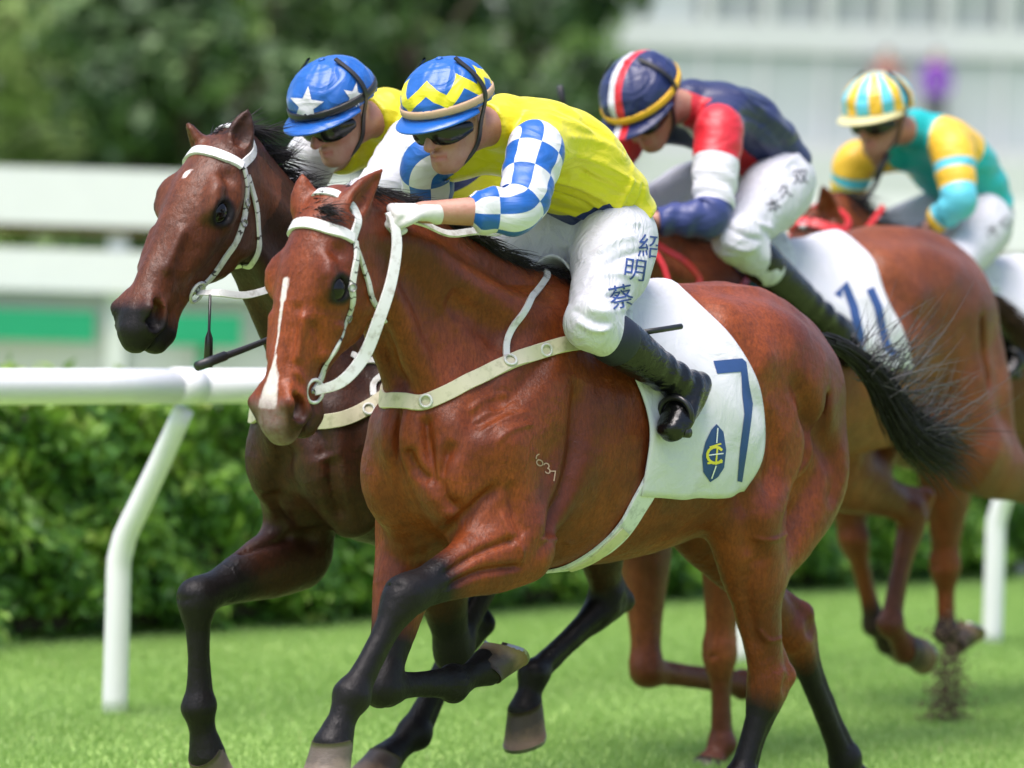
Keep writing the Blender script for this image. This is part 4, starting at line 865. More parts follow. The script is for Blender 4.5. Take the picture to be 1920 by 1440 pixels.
H3 = build_horse(dict(frame=F3, mat=chestnut, res=.0085, label='red brown racehorse with saddle cloth 11 and red reins, behind the bay',
    poll=V3(1.0, 0, 1.68), nose=V3(1.42, 0, 1.20), stretch=1.20, neck=[(V3(.55, 0, 1.57), (.09, .18)), (V3(.76, 0, 1.63), (.075, .14))], dw=.10, dc=.17,
    ears=[V3(.86, .07, 1.79), V3(.86, -.07, 1.79)], hair=M_HAIR_RED,
    fore=[(V3(.22, .18, .86), L3(1350, 1225, .14), L3(1353, 1395, .14), dn(L3(1353, 1395, .14), .05, 0, -.06), dn(L3(1353, 1395, .14), .11, 0, -.11)),
          (V3(.20, -.18, .82), L3(1212, 1258, -.14), L3(1392, 1285, -.14), L3(1450, 1270, -.14), L3(1500, 1240, -.14), 'fold')],
    hind=[(V3(-1.10, .20, 1.0), V3(-1.60, .17, .84), V3(-1.86, .15, .64), V3(-1.96, .15, .62), V3(-2.04, .15, .56)),
          (V3(-.80, -.17, .93), L3(1712, 960, -.14), L3(1668, 1170, -.14), L3(1700, 1215, -.14), L3(1748, 1262, -.14))],
    points=(.9, 1.6), pt_amt=.55, muzzle=.4, tail=[V3(-1.28, 0, 1.50), V3(-1.42, 0, 1.53), V3(-1.6, 0, 1.45), V3(-1.8, 0, 1.3)], tail_n=260))
H4 = build_horse(dict(frame=F4, mat=red_bay, res=.010, label='red bay racehorse at the back under the turquoise and yellow jersey',
    poll=L4(1517, 396, .0), nose=L4(1517, 396, .0) + V3(.34, 0, -.52), neck=[(V3(.55, 0, 1.60), (.09, .18)), (V3(.76, 0, 1.74), (.075, .14))], dw=.10, dc=.10,
    ears=[L4(1542, 345, .06), L4(1500, 352, -.06)],
    fore=[(L4(1775, 900, .16), L4(1772, 1060, .14), L4(1774, 1185, .14), L4(1790, 1200, .14), L4(1815, 1190, .14)),
          (V3(.36, -.17, .84), L4(1600, 1010, -.14), L4(1640, 1170, -.14), L4(1665, 1200, -.14), L4(1690, 1225, -.14))],
    hind=[(V3(-.6, .18, .95), V3(-.95, .16, .52), V3(-.85, .15, .18), V3(-.80, .15, .10), V3(-.75, .15, .03)),
          (V3(-.7, -.18, .95), V3(-1.15, -.16, .60), V3(-1.4, -.15, .25), V3(-1.46, -.15, .18), V3(-1.5, -.15, .1))],
    points=(1.6, 1.9), muzzle=.6, tail=[V3(-1.05, 0, 1.45), V3(-1.25, 0, 1.45), V3(-1.5, 0, 1.3), V3(-1.6, 0, 1.1)], tail_n=200))
# ------------------------------------------------------------------ tack
def leather(name, col, rough=.45, worn=None, ticks=False):
    n = NT(name); o = n.obj(); c = n.mix(n.ramp(n.noise(35, 5, .65, vec=o), [(.52, 0.), (.68, .8)]), col, worn or tuple(x * .45 for x in col))
    if ticks: c = n.mix(n.math('MULTIPLY', n.math('GREATER_THAN', n.math('SINE', n.math('ADD', n.math('MULTIPLY', uvx(n)[0], 190.0), n.math('MULTIPLY', n.noise(30, 2, vec=o), 9.0))), .90), n.math('GREATER_THAN', n.noise(24, 2, vec=o), .48)), c, (.05, .045, .04))
    return n.out(c, rough, n.bump(n.noise(120, 3, vec=o), .25, .002))
def uvx(n): return n.sep(n.uv())
M_STRAP = leather('white_strap', (.58, .58, .57), .42, (.34, .32, .28)); M_STRAP_T = leather('white_stitched_strap', (.58, .58, .55), .42, (.34, .32, .28), True); M_STRAP_RED = leather('red_strap', (.62, .03, .035), .4); M_CREAM = leather('cream_webbing', (.54, .50, .36), .6, (.36, .34, .22))
M_GIRTH = leather('grey_webbing', (.60, .61, .62), .7, (.34, .35, .36)); M_BLACK = leather('black_leather', (.010, .010, .011), .28); M_RUBBER = plain('black_rubber', (.012, .012, .014), .45, .1, 80)
_n = NT('saddle_cloth_cotton'); _o = _n.obj()
M_CLOTH = _n.out(_n.mix(_n.ramp(_n.noise(9, 5, .7, vec=_o), [(.56, 0.), (.8, .5)]), (.56, .56, .59), (.42, .40, .38)), .8, _n.bump(_n.noise(260, 2, vec=_o), .2, .002, _n.bump(_n.noise(7, 4, vec=_o, dist=1.2), .5, .02)))
M_NAVY_PRINT = plain('navy_print', (.018, .060, .20), .7, .1, 200, .15); M_YELLOW_PRINT = plain('yellow_print', (.72, .62, .05), .7); M_WHITE_PRINT = plain('white_print', (.78, .78, .78), .7); M_BLUE_TRIM = plain('blue_trim', (.02, .22, .55), .6)
M_BRAND = plain('brand_hair', (.42, .27, .20), .7)
def hits(skin, px): return [h for h in (skin.px(x, y) for x, y in px) if h is not None]
def mirror_head(H, p): v = p - H['Hd'](0, 0); return p - 2 * (v @ H['el']) * H['el']
def strap(T, name, skin, pts, width, mat, thick=.004, off=.003, parent=None, closed=False, snap=True, step=.012):
    P = [p for p, _ in pts]; N = [n for _, n in pts]; v, f, uv = ribbon(P, N, width, thick, step, skin if snap else None, off, closed); return T.part(name, v, f, mat, True, parent, uv=uv)
def snap(skin, p): return skin.near(p)
def free_strap(T, name, P, N, width, mat, thick=.004):
    v, f, uv = ribbon(P, N, width, thick, .015, None, 0); return T.part(name, v, f, mat, True, uv=uv)
def ring(c, n, r, t, seg=24):
    n = unit(n); a = unit(np.cross(n, (0, 0, 1.) if abs(n[2]) < .9 else (1., 0, 0))); b = np.cross(n, a); P = [c + r * (a * math.cos(x) + b * math.sin(x)) for x in np.linspace(0, 2 * math.pi, seg + 1)]; v, f, _ = tube(P, t, 8, False); return v, f
def bridle(H, label, brow, cheek, throat, ringpx, mat, w=.016, brow_w=.030, extra=None):
    sk = H['skin']; fr = H['fr']; T = Thing('bridle', label, 'bridle', fr, H['Hd'](.0, -.1), 'bridles of the racehorses')
    b = hits(sk, brow); e = snap(sk, mirror_head(H, b[-1][0])); m = snap(sk, mirror_head(H, lerp(b[-1][0], b[len(b) // 2][0], .35))); strap(T, 'browband', sk, [e, m] + b, brow_w, mat, .006, .004)
    top = [b[-1], snap(sk, H['Hd'](-.02, -.12, .07)), snap(sk, H['Hd'](-.035, -.09, 0)), snap(sk, H['Hd'](-.02, -.12, -.07)), e]; strap(T, 'headpiece', sk, top, .024, mat)
    c = hits(sk, cheek); cm = [snap(sk, mirror_head(H, p)) for p, _ in c]; r0, n0 = c[-1]; rm = mirror_head(H, r0)
    for q, nm in ((c, 0), (cm, 1)):
        o = strap(T, 'cheek_strap', sk, q, w, M_STRAP_T, .0045, .004)
        for t in (.3, .45): 
            p = q[int(len(q) * t)]; v, f = ring(p[0] + p[1] * .010, p[1], .010, .0022, 14); T.part('buckle', v, f, M_STEEL, parent=o)
    th = hits(sk, throat)
    if len(th) > 1:
        low = snap(sk, H['Hd'](.17, -.31, 0)); thm = [snap(sk, mirror_head(H, p)) for p, _ in th][::-1]
        strap(T, 'throat_strap', sk, th + [low] + thm, w * .9, M_STRAP_T, .004, .004)
    for p, n in ((r0, n0), (rm, snap(sk, rm)[1])):
        v, f = ring(p + n * .008, n, .030, .0045); T.part('bit_ring', v, f, mat if extra == 'white' else M_STEEL)
    v, f, _ = tube([r0 + n0 * .006, (r0 + rm) / 2 - H['ed'] * .004, rm], .007, 10); T.part('bit', v, f, M_STEEL)
    return T, r0 + n0 * .008, rm + snap(sk, rm)[1] * .008
# bay horse
B1, R1L, R1R = bridle(H1, 'white bridle on the head of the blazed bay horse', [(524, 424), (548, 417), (590, 421), (630, 434), (660, 448)], [(664, 452), (659, 540), (650, 596), (624, 660), (602, 704), (586, 733)], [(667, 466), (686, 520), (700, 569), (702, 600)], (584, 735), M_STRAP, extra='white')
NL = V3(.35, 1, .25); NRt = V3(.35, -1, .25)
free_strap(B1, 'rein', [R1L, F1.loc(640, 716, .11), F1.loc(682, 668, .13), F1.loc(710, 600, .145), F1.loc(733, 530, .145), F1.loc(744, 460, .13), F1.loc(738, 415, .11), F1.loc(728, 398, .09)], [NL] * 8, [.022, .030, .034, .034, .032, .030, .028, .022], M_STRAP)
free_strap(B1, 'rein', [R1R, R1R + V3(-.14, -.05, .10), V3(.80, -.15, 1.42), V3(.75, -.17, 1.55), F1.loc(740, 540, -.16)], [NRt] * 5, .028, M_STRAP)
free_strap(B1, 'rein_end', [F1.loc(735, 405, .09), F1.loc(790, 418, .10), F1.loc(840, 438, .10), F1.loc(890, 434, .10), F1.loc(930, 436, .09), F1.loc(966, 424, .07)], [V3(.2, .7, .7)] * 6, .022, M_STRAP)
def nbuckle(T, skin, px, par=None):
    h = skin.px(*px); v, f = ring(h[0] + h[1] * .012, h[1], .014, .003, 14); T.part('buckle', v, f, M_STEEL, parent=par)
# breast girth of the bay
def breast(H, label, main, neckstrap, low_px):
    sk = H['skin']; T = Thing('breast_girth', label, 'breast girth', H['fr'], H['B'](.5, 0, 1.15), 'breast girths of the racehorses'); m = hits(sk, main); mm = [snap(sk, p * V3(1, -1, 1)) for p, _ in m if p[1] > .05]
    o = strap(T, 'breast_band', sk, m[::-1] + mm, .042, M_CREAM, .006, .004)
    n = hits(sk, neckstrap); nm = [snap(sk, p * V3(1, -1, 1)) for p, _ in n if p[1] > .02]; strap(T, 'neck_strap', sk, n + nm[::-1], .018, M_STRAP, .005, .005)
    for px in low_px:
        h = sk.px(*px)
        if h: 
            v, f = ring(h[0] + h[1] * .014, h[1], .016, .0035, 16); T.part('buckle', v, f, M_STRAP, parent=o)
    return T
breast(H1, 'cream breast girth across the chest of the blazed bay horse', [(752, 750), (785, 757), (830, 740), (905, 703), (985, 668), (1060, 646), (1110, 640)], [(950, 682), (948, 648), (965, 605), (995, 560), (1025, 515), (1030, 502)], [(800, 752), (955, 680), (1020, 657)])
B2, R2L, R2R = bridle(H2, 'white bridle on the head of the dark brown horse', [(322, 292), (345, 284), (385, 284), (425, 297), (452, 312)], [(456, 318), (459, 380), (454, 418), (430, 470), (396, 518), (366, 546)], [(463, 330), (478, 382), (484, 450), (470, 500)], (362, 550), M_STRAP, extra='white')
free_strap(B2, 'rein', [R2L, F2.loc(410, 549, .12), F2.loc(470, 552, .14), F2.loc(540, 520, .15), F2.loc(570, 440, .14), F2.loc(560, 385, .08)], [NL] * 6, .020, M_STRAP)
free_strap(B2, 'rein', [R2R, R2R + V3(-.15, -.04, .08), V3(.75, -.14, 1.62), F2.loc(528, 362, -.07)], [NRt] * 4, .020, M_STRAP)
_p0 = F2.loc(394, 552, .10); _d = V3(0, 0, -1); v, f, _ = tube([_p0, _p0 + _d * .10, _p0 + _d * .12, _p0 + _d * .20], [.004, .004, .011, .013], 8); B2.part('hanging_strap', v, f, M_BLACK, label='black strap end hanging below the bit')
breast(H2, 'cream breast girth across the chest of the dark brown horse', [(560, 778), (590, 790), (640, 786), (690, 765), (720, 745)], [(700, 745), (700, 715), (722, 690)], [(690, 770)])
B3, R3L, R3R = bridle(H3, 'red bridle on the hidden head of horse 11', [(0, 0)] * 0 + [], [], [], (0, 0), M_STRAP_RED) if False else (None, None, None)
def simple_bridle(H, label, mat):
    sk = H['skin']; Hd = H['Hd']; T = Thing('bridle', label, 'bridle', H['fr'], Hd(0, -.1), 'bridles of the racehorses'); s = lambda *a: snap(sk, Hd(*a))
    strap(T, 'browband', sk, [s(.03, -.10, -.09), s(.045, -.03, -.09), s(.05, 0, 0), s(.045, -.03, .09), s(.03, -.10, .09)], .04, mat, .012, .008)
    R = []
    for sg in (1, -1):
        strap(T, 'cheek_strap', sk, [s(.03, -.10, sg * .1), s(.15, -.15, sg * .1), s(.30, -.13, sg * .08), s(.44, -.115, sg * .07)], .016, mat); p, n = s(.455, -.115, sg * .07); v, f = ring(p + n * .008, n, .03, .0045); T.part('bit_ring', v, f, M_STEEL); R.append(p + n * .01)
    strap(T, 'headpiece', sk, [s(.03, -.10, .09), s(-.02, -.12, .07), s(-.035, -.09, 0), s(-.02, -.12, -.07), s(.03, -.10, -.09)], .024, mat); strap(T, 'noseband', sk, [s(.40, -.03, -.05), s(.40, 0, 0), s(.40, -.03, .05), s(.39, -.12, .06), s(.37, -.19, 0), s(.39, -.12, -.06)], .022, mat, closed=True)
    return T, R[0], R[1]
B3, R3L, R3R = simple_bridle(H3, 'red bridle and reins of horse 11', M_STRAP_RED); B4, R4L, R4R = simple_bridle(H4, 'red bridle with brow roll on the rearmost horse', M_STRAP_RED)
_h = H4['skin'].px(1510, 425)
if _h:
    v, f = ring(_h[0] + _h[1] * .01, _h[1], .010, .010, 12); B4.part('white_knob', v, f, M_STRAP)
free_strap(B3, 'rein', [R3L, F3.loc(1205, 560, .16), F3.loc(1236, 548, .2), F3.loc(1290, 548, .2), F3.loc(1312, 525, .2), F3.loc(1285, 490, .19), F3.loc(1248, 468, .16), F3.loc(1205, 440, .12)], [NL] * 8, .022, M_STRAP_RED)
free_strap(B3, 'rein', [R3R, V3(.85, -.16, 1.55), V3(.6, -.12, 1.80)], [NRt] * 3, .022, M_STRAP_RED)
free_strap(B3, 'rein_loop', [F3.loc(1228, 472, .17), F3.loc(1244, 500, .19), F3.loc(1258, 545, .21)], [NL] * 3, .02, M_STRAP_RED)
for Hx, Bx, rl, rr in ((H4, B4, R4L, R4R),):
    free_strap(Bx, 'rein', [rl, V3(.85, .16, 1.66), V3(.58, .12, 1.85)], [NL] * 3, .02, M_STRAP_RED); free_strap(Bx, 'rein', [rr, V3(.85, -.16, 1.66), V3(.58, -.12, 1.85)], [NRt] * 3, .02, M_STRAP_RED)

# ------------------------------------------------------------------ saddle cloths
def grid_shell(P, N, thick):
    n, m = P.shape[:2]; A = (P + N * thick).reshape(-1, 3); Bm = P.reshape(-1, 3); V = np.vstack([A, Bm]); k = n * m; Fc = []
    for i in range(n - 1):
        for j in range(m - 1):
            a, b, c, d = i * m + j, i * m + j + 1, (i + 1) * m + j + 1, (i + 1) * m + j; Fc += [(a, b, c, d), (k + d, k + c, k + b, k + a)]
    rim = [i * m for i in range(n)] + [(n - 1) * m + j for j in range(1, m)] + [i * m + m - 1 for i in range(n - 2, -1, -1)] + [j for j in range(m - 2, -1, -1)]
    for a, b in zip(rim[:-1], rim[1:]): Fc.append((a, b, k + b, k + a))
    return V, Fc
def saddle_cloth(H, label, front, back, zc=1.2, off=.012, prints=(), mat=None, wr=.004, flare=.02):
    sk = H['skin']; fr = H['fr']; zc = H['B'](-.3, 0, zc)[2]; T = Thing('saddle_cloth', label, 'saddle cloth', fr, (-.3, 0, zc + .3), 'numbered saddle cloths')
    def edge(px):
        q = []
        for x, y in px:
            h = sk.px(x, y)
            if h: q.append((math.atan2(h[0][1], h[0][2] - zc), h[0][0]))
        q.sort(); return np.array(q)
    fe, be = edge(front), edge(back); pm = (fe[-1, 0] + be[-1, 0]) / 2; nphi, na = 75, 40; P = np.zeros((nphi, na, 3)); N = np.zeros((nphi, na, 3))
    for i, u in enumerate(np.linspace(-1, 1, nphi)):
        for j, t in enumerate(np.linspace(0, 1, na)):
            ph = u * (fe[-1, 0] * (1 - t) + be[-1, 0] * t); a = np.interp(abs(ph), fe[:, 0], fe[:, 1]) * (1 - t) + np.interp(abs(ph), be[:, 0], be[:, 1]) * t
            hp, hn = sk.cast((a, 0, zc), (0, math.sin(ph), math.cos(ph)))
            if hp is None: hp = V3(a, .3 * math.sin(ph), zc + .3 * math.cos(ph)); hn = V3(0, math.sin(ph), math.cos(ph))
            r_ = V3(0, math.sin(ph), math.cos(ph)); w_ = wr * (math.sin(a * 31 + ph * 9) + .7 * math.sin(a * 55 - ph * 17 + 1)) * (.3 + abs(u)); P[i, j] = hp + r_ * (off + w_ + flare * max(0, abs(u) - .72) ** 1.3)
    for _ in range(7): P[1:-1, 1:-1] = .5 * P[1:-1, 1:-1] + .125 * (P[2:, 1:-1] + P[:-2, 1:-1] + P[1:-1, 2:] + P[1:-1, :-2])
    for _ in range(12):
        for e in (0, -1): P[e, 1:-1] = .5 * P[e, 1:-1] + .25 * (P[e, 2:] + P[e, :-2]); P[1:-1, e] = .5 * P[1:-1, e] + .25 * (P[2:, e] + P[:-2, e])
    du = np.gradient(P, axis=0); dt = np.gradient(P, axis=1); N = np.cross(dt, du); N /= np.linalg.norm(N, axis=2)[..., None] + 1e-9
    if (N[..., 2].mean()) < 0: N = -N
    v, f = grid_shell(P, N, .005); bo = bpy.data.objects; T.part('cloth', v, f, mat or M_CLOTH)
    q = np.array([(i * na + j, i * na + j + 1, (i + 1) * na + j + 1, (i + 1) * na + j) for i in range(nphi - 1) for j in range(na - 1)]); cs = Skin(fr, (P + N * .005).reshape(-1, 3), q)
    for nm, polys, m, o_ in prints:
        v, f = decal_px(cs, polys, o_, one=nm in ('number_one', 'number_seven', 'crest'))
        if len(f): T.part(nm, v, f, m, True)
    return T, cs
def arc2(cx, cy, r, a0, a1, n=12): return [(cx + r * math.cos(math.radians(t)), cy + r * math.sin(math.radians(t))) for t in np.linspace(a0, a1, n)]
seven = [[(1337, 677), (1391, 672), (1392, 697), (1344, 701)], [(1391, 672), (1399, 679), (1404, 720), (1411, 757), (1408, 787), (1395, 776), (1391, 739), (1389, 697)], [(1395, 776), (1408, 787), (1401, 840), (1391, 904), (1382, 902), (1387, 840)]]
oval = [[(1343, 795), (1356, 810), (1361, 844), (1357, 877), (1346, 894), (1331, 904), (1318, 885), (1316, 855), (1322, 829), (1333, 806)]]
marks = stroke(arc2(1340, 853, 15, 40, 320, 14), 5) + stroke([(1330, 838), (1350, 832)], 3) + stroke([(1326, 868), (1352, 866)], 3.5) + stroke([(1344, 838), (1341, 870)], 3)
wmarks = stroke([(1344, 803), (1342, 830)], 2.2) + stroke([(1341, 873), (1333, 896)], 2.2) + stroke([(1328, 853), (1354, 850)], 2.2)
SC1, CS1 = saddle_cloth(H1, 'white saddle cloth marked 7 with a blue oval crest', [(1150, 572), (1150, 640), (1174, 695), (1202, 745), (1213, 800), (1207, 860), (1196, 924)], [(1292, 566), (1345, 612), (1400, 690), (1428, 780), (1425, 850), (1390, 916)],
    prints=[('number_seven', seven, M_NAVY_PRINT, .0015), ('crest', oval, M_NAVY_PRINT, .0015), ('crest_mark', marks, M_YELLOW_PRINT, .0028), *[('crest_line', [q], M_WHITE_PRINT, .0036) for q in wmarks]])
one_a = fat([(1571, 556), (1584, 534), (1600, 575), (1612, 630), (1613, 694)], 17)
one_b = fat([(1631, 541), (1646, 575), (1655, 622), (1664, 652), (1682, 668)], 16)
SC3, CS3 = saddle_cloth(H3, 'white saddle cloth marked 11 under the navy jacketed rider', [(1410, 452), (1395, 480), (1440, 560), (1530, 622), (1590, 690)], [(1575, 440), (1632, 490), (1659, 571), (1690, 640), (1704, 692)], prints=[('number_one', one_a, M_NAVY_PRINT, .0015), ('number_one', one_b, M_NAVY_PRINT, .0015)], wr=.008)
strap(SC3, 'blue_trim', H3['skin'], hits(H3['skin'], [(1300, 438), (1340, 470), (1400, 525), (1445, 572)]), .022, M_BLUE_TRIM, .006, .008); strap(SC3, 'front_binding', H3['skin'], hits(H3['skin'], [(1318, 432), (1360, 465), (1420, 515), (1480, 570)]), .045, M_CLOTH, .006, .006)
strap(B3, 'martingale', H3['skin'], hits(H3['skin'], [(1412, 512), (1390, 535), (1368, 558)]), .020, M_STRAP_RED, .005, .016)
SC4, CS4 = saddle_cloth(H4, 'white saddle cloth on the rearmost horse behind number 11', [(1838, 500), (1840, 560), (1850, 640)], [(1950, 500), (1960, 560), (1965, 640)])
def belly_strap(H, label, px, w=.068):
    sk = H['skin']; T = Thing('girth', label, 'girth', H['fr'], H['B'](-.1, 0, .8), 'girths round the racehorses'); m = hits(sk, px); n = []
    p0 = m[-1][0]; 
    low = snap(sk, V3(p0[0] + .01, 0, p0[2] - .05)); mm = [snap(sk, p * V3(1, -1, 1)) for p, _ in m][::-1]; strap(T, 'girth_strap', sk, m + [low] + mm, w, M_GIRTH, .006, .006); return T, m
G1, gm = belly_strap(H1, 'grey girth strap under the belly of the blazed bay horse', [(1252, 760), (1240, 850), (1205, 930), (1160, 1000), (1110, 1040), (1062, 1062)])
strap(G1, 'girth_end', H1['skin'], hits(H1['skin'], [(1168, 990), (1140, 1015), (1100, 1046), (1066, 1060)]), .046, M_CREAM, .006, .011)
# brand on the shoulder
def text_polys(s):
    cu = bpy.data.curves.new('lettering', 'FONT'); cu.body = s; o = bpy.data.objects.new('lettering', cu); COL.objects.link(o); bpy.context.view_layer.update()
    me = bpy.data.meshes.new_from_object(o.evaluated_get(bpy.context.evaluated_depsgraph_get())); V = np.array([v.co[:2] for v in me.vertices]); pl = [[tuple(V[i]) for i in p.vertices] for p in me.polygons]
    bpy.data.objects.remove(o); bpy.data.curves.remove(cu); bpy.data.meshes.remove(me); return pl, V
def text_px(s, cx, cy, size, rot, sx=1.0):
    pl, V = text_polys(s)
    if not len(V): return []
    c = (V.max(0) + V.min(0)) / 2; k = size / max(1e-6, (V[:, 1].max() - V[:, 1].min())); r = math.radians(rot); out = []
    for p in pl: out.append([(cx + ((x - c[0]) * k * sx * math.cos(r) - (y - c[1]) * k * math.sin(r)), cy - ((x - c[0]) * k * sx * math.sin(r) + (y - c[1]) * k * math.cos(r))) for x, y in p])
    return out
for ch, x, y in (('6', 1010, 862), ('3', 1026, 878), ('7', 1037, 892)):
    ol = []
    for p in ([arc2(0, 6, 6, 0, 360, 12), arc2(4, -2, 9, 180, 260, 6)] if ch == '6' else [arc2(-1, -5, 5, -160, 80, 8), arc2(-1, 5, 5, -80, 160, 8)] if ch == '3' else [[(-6, -9), (6, -9), (-1, 10)]]): ol += stroke([(x + a * .95 + b * .2, y + b * .95) for a, b in p], 2.2)
    v, f = decal_px(H1['skin'], ol, .0012, 6); H1['T'].part('brand', v, f, M_BRAND, label='pale brand digit on the shoulder')
# ------------------------------------------------------------------ jockeys
def silk(name, col, rough=.46, fold=.36):
    n = NT(name); o = n.obj(); c = col(n) if callable(col) else col
    rg = n.noise(5.5, 1.5, .5, vec=n.scale(o, (.9, .6, 1.5)), dist=1.0); rg = n.math('POWER', n.math('SUBTRACT', 1.0, n.math('ABSOLUTE', n.math('SUBTRACT', n.math('MULTIPLY', rg, 2.0), 1.0))), 5.0); h1 = n.noise(9, 3, .45, vec=n.scale(o, (.8, .5, 1.8)), dist=1.4); h2 = n.noise(28, 2, .5, vec=o, dist=.8)
    return n.out(c, rough, n.bump(n.noise(400, 2, vec=o), .06, .001, n.bump(h2, fold * .40, .008, n.bump(h1, fold * .7, .035, n.bump(rg, fold * .7, .012)))), Sheen_Weight=.15, Sheen_Roughness=.3, Specular_IOR_Level=.5)
def skin_mat(name, col):
    n = NT(name); o = n.obj(); c = n.mix(n.ramp(n.noise(22, 4, vec=o), [(.35, 0.), (.7, .8)]), col, (col[0] * .80, col[1] * .58, col[2] * .52)); c = n.mix(n.attr('lip'), c, (.42, .12, .11)); c = n.mix(n.attr('hair'), c, (.025, .015, .01)); return n.out(c, .5, n.bump(n.noise(90, 4, vec=o), .30, .004), Subsurface_Weight=.08, Subsurface_Radius=(.012, .004, .002))
YEL = (.64, .57, .012); BLU = (.008, .095, .38); NVY = (.010, .022, .12); RED = (.52, .014, .025); WHT = (.57, .57, .60); TUR = (.0, .36, .37); GLD = (.72, .43, .03); LBL = (.10, .48, .60)
M_SKIN = skin_mat('skin', (.42, .225, .165)); M_SKIN_TAN = skin_mat('skin_tan', (.38, .19, .13))
_n = NT('white_breeches'); _o = _n.obj(); M_BREECH = _n.out(_n.mix(_n.ramp(_n.noise(8, 4, vec=_o), [(.5, 0.), (.8, .3)]), (.54, .54, .58), (.45, .45, .48)), .62, _n.bump(_n.noise(12, 4, .5, vec=_n.scale(_o, (1, 1, .6)), dist=1.8), .6, .03))
_n = NT('boot_leather'); _o = _n.obj(); M_BOOT = _n.out((.0035, .0035, .004), _n.ramp(_n.noise(20, 4, vec=_o), [(.3, .10), (.7, .20)]), _n.bump(_n.noise(26, 4, .6, vec=_n.scale(_o, (1, 1, 1.7)), dist=1.2), .26, .02), Specular_IOR_Level=.42)
M_BAND_NAVY = plain('navy_cuff', (.004, .007, .022), .6, .2, 90); M_GOGGLE = plain('goggle_black', (.005, .005, .006), .24, 0, 10, 0); M_GLOVE_W = plain('white_glove', (.58, .57, .55), .8, .35, 60); M_GLOVE_P = plain('peach_glove', (.58, .40, .29), .75, .35, 60); M_GLOVE_N = plain('dark_glove', (.02, .02, .03), .7, .3, 60)
M_COLLAR = plain('dark_collar', (.012, .014, .03), .7, .2, 80); M_BEIGE = plain('beige_elastic', (.45, .30, .19), .7, .2, 120); M_BAND_Y = plain('yellow_elastic', (.72, .40, .015), .6, .2, 120); M_LENS = plain('lens_button', (.55, .50, .40), .3, 0, 10, .1)

def hand(S, W, hd, pn, sg, off=0.0, curl=1.0):
    hd = unit(hd); pn = unit(pn - hd * (pn @ hd)); sd = np.cross(pn, hd) * sg; r = .0085 + off * .6
    S.chain([W - hd * .02, W + hd * .03, W + hd * .082], [(.027 + off, .020 + off), (.036 + off, .018 + off), (.040 + off, .015 + off)], side=sd, k=.015, step=.02)
    for i, ln in enumerate((.92, 1.0, .95, .78)):
        b = W + hd * (.080 - .004 * abs(i - 1)) + sd * (.033 - .022 * i); a = math.radians(62 * curl); p1 = b + (hd * math.cos(a) - pn * math.sin(a)) * .040 * ln; a2 = math.radians(140 * curl); p2 = p1 + (hd * math.cos(a2) - pn * math.sin(a2)) * .027 * ln; a3 = math.radians(205 * curl); p3 = p2 + (hd * math.cos(a3) - pn * math.sin(a3)) * .020 * ln
        S.chain([b - hd * .01, b, p1, p2, p3], [r * 1.1, r * 1.12, r, r * .94, r * .8], side=sd, k=.004, step=.012)
    b = W + hd * .026 + sd * .030; S.chain([b, b + hd * .030 + sd * .014 - pn * .012, b + hd * .056 + sd * .004 - pn * .030, b + hd * .066 - sd * .012 - pn * .036], [r * 1.35, r * 1.25, r * 1.05, r * .85], side=pn, k=.008, step=.012)

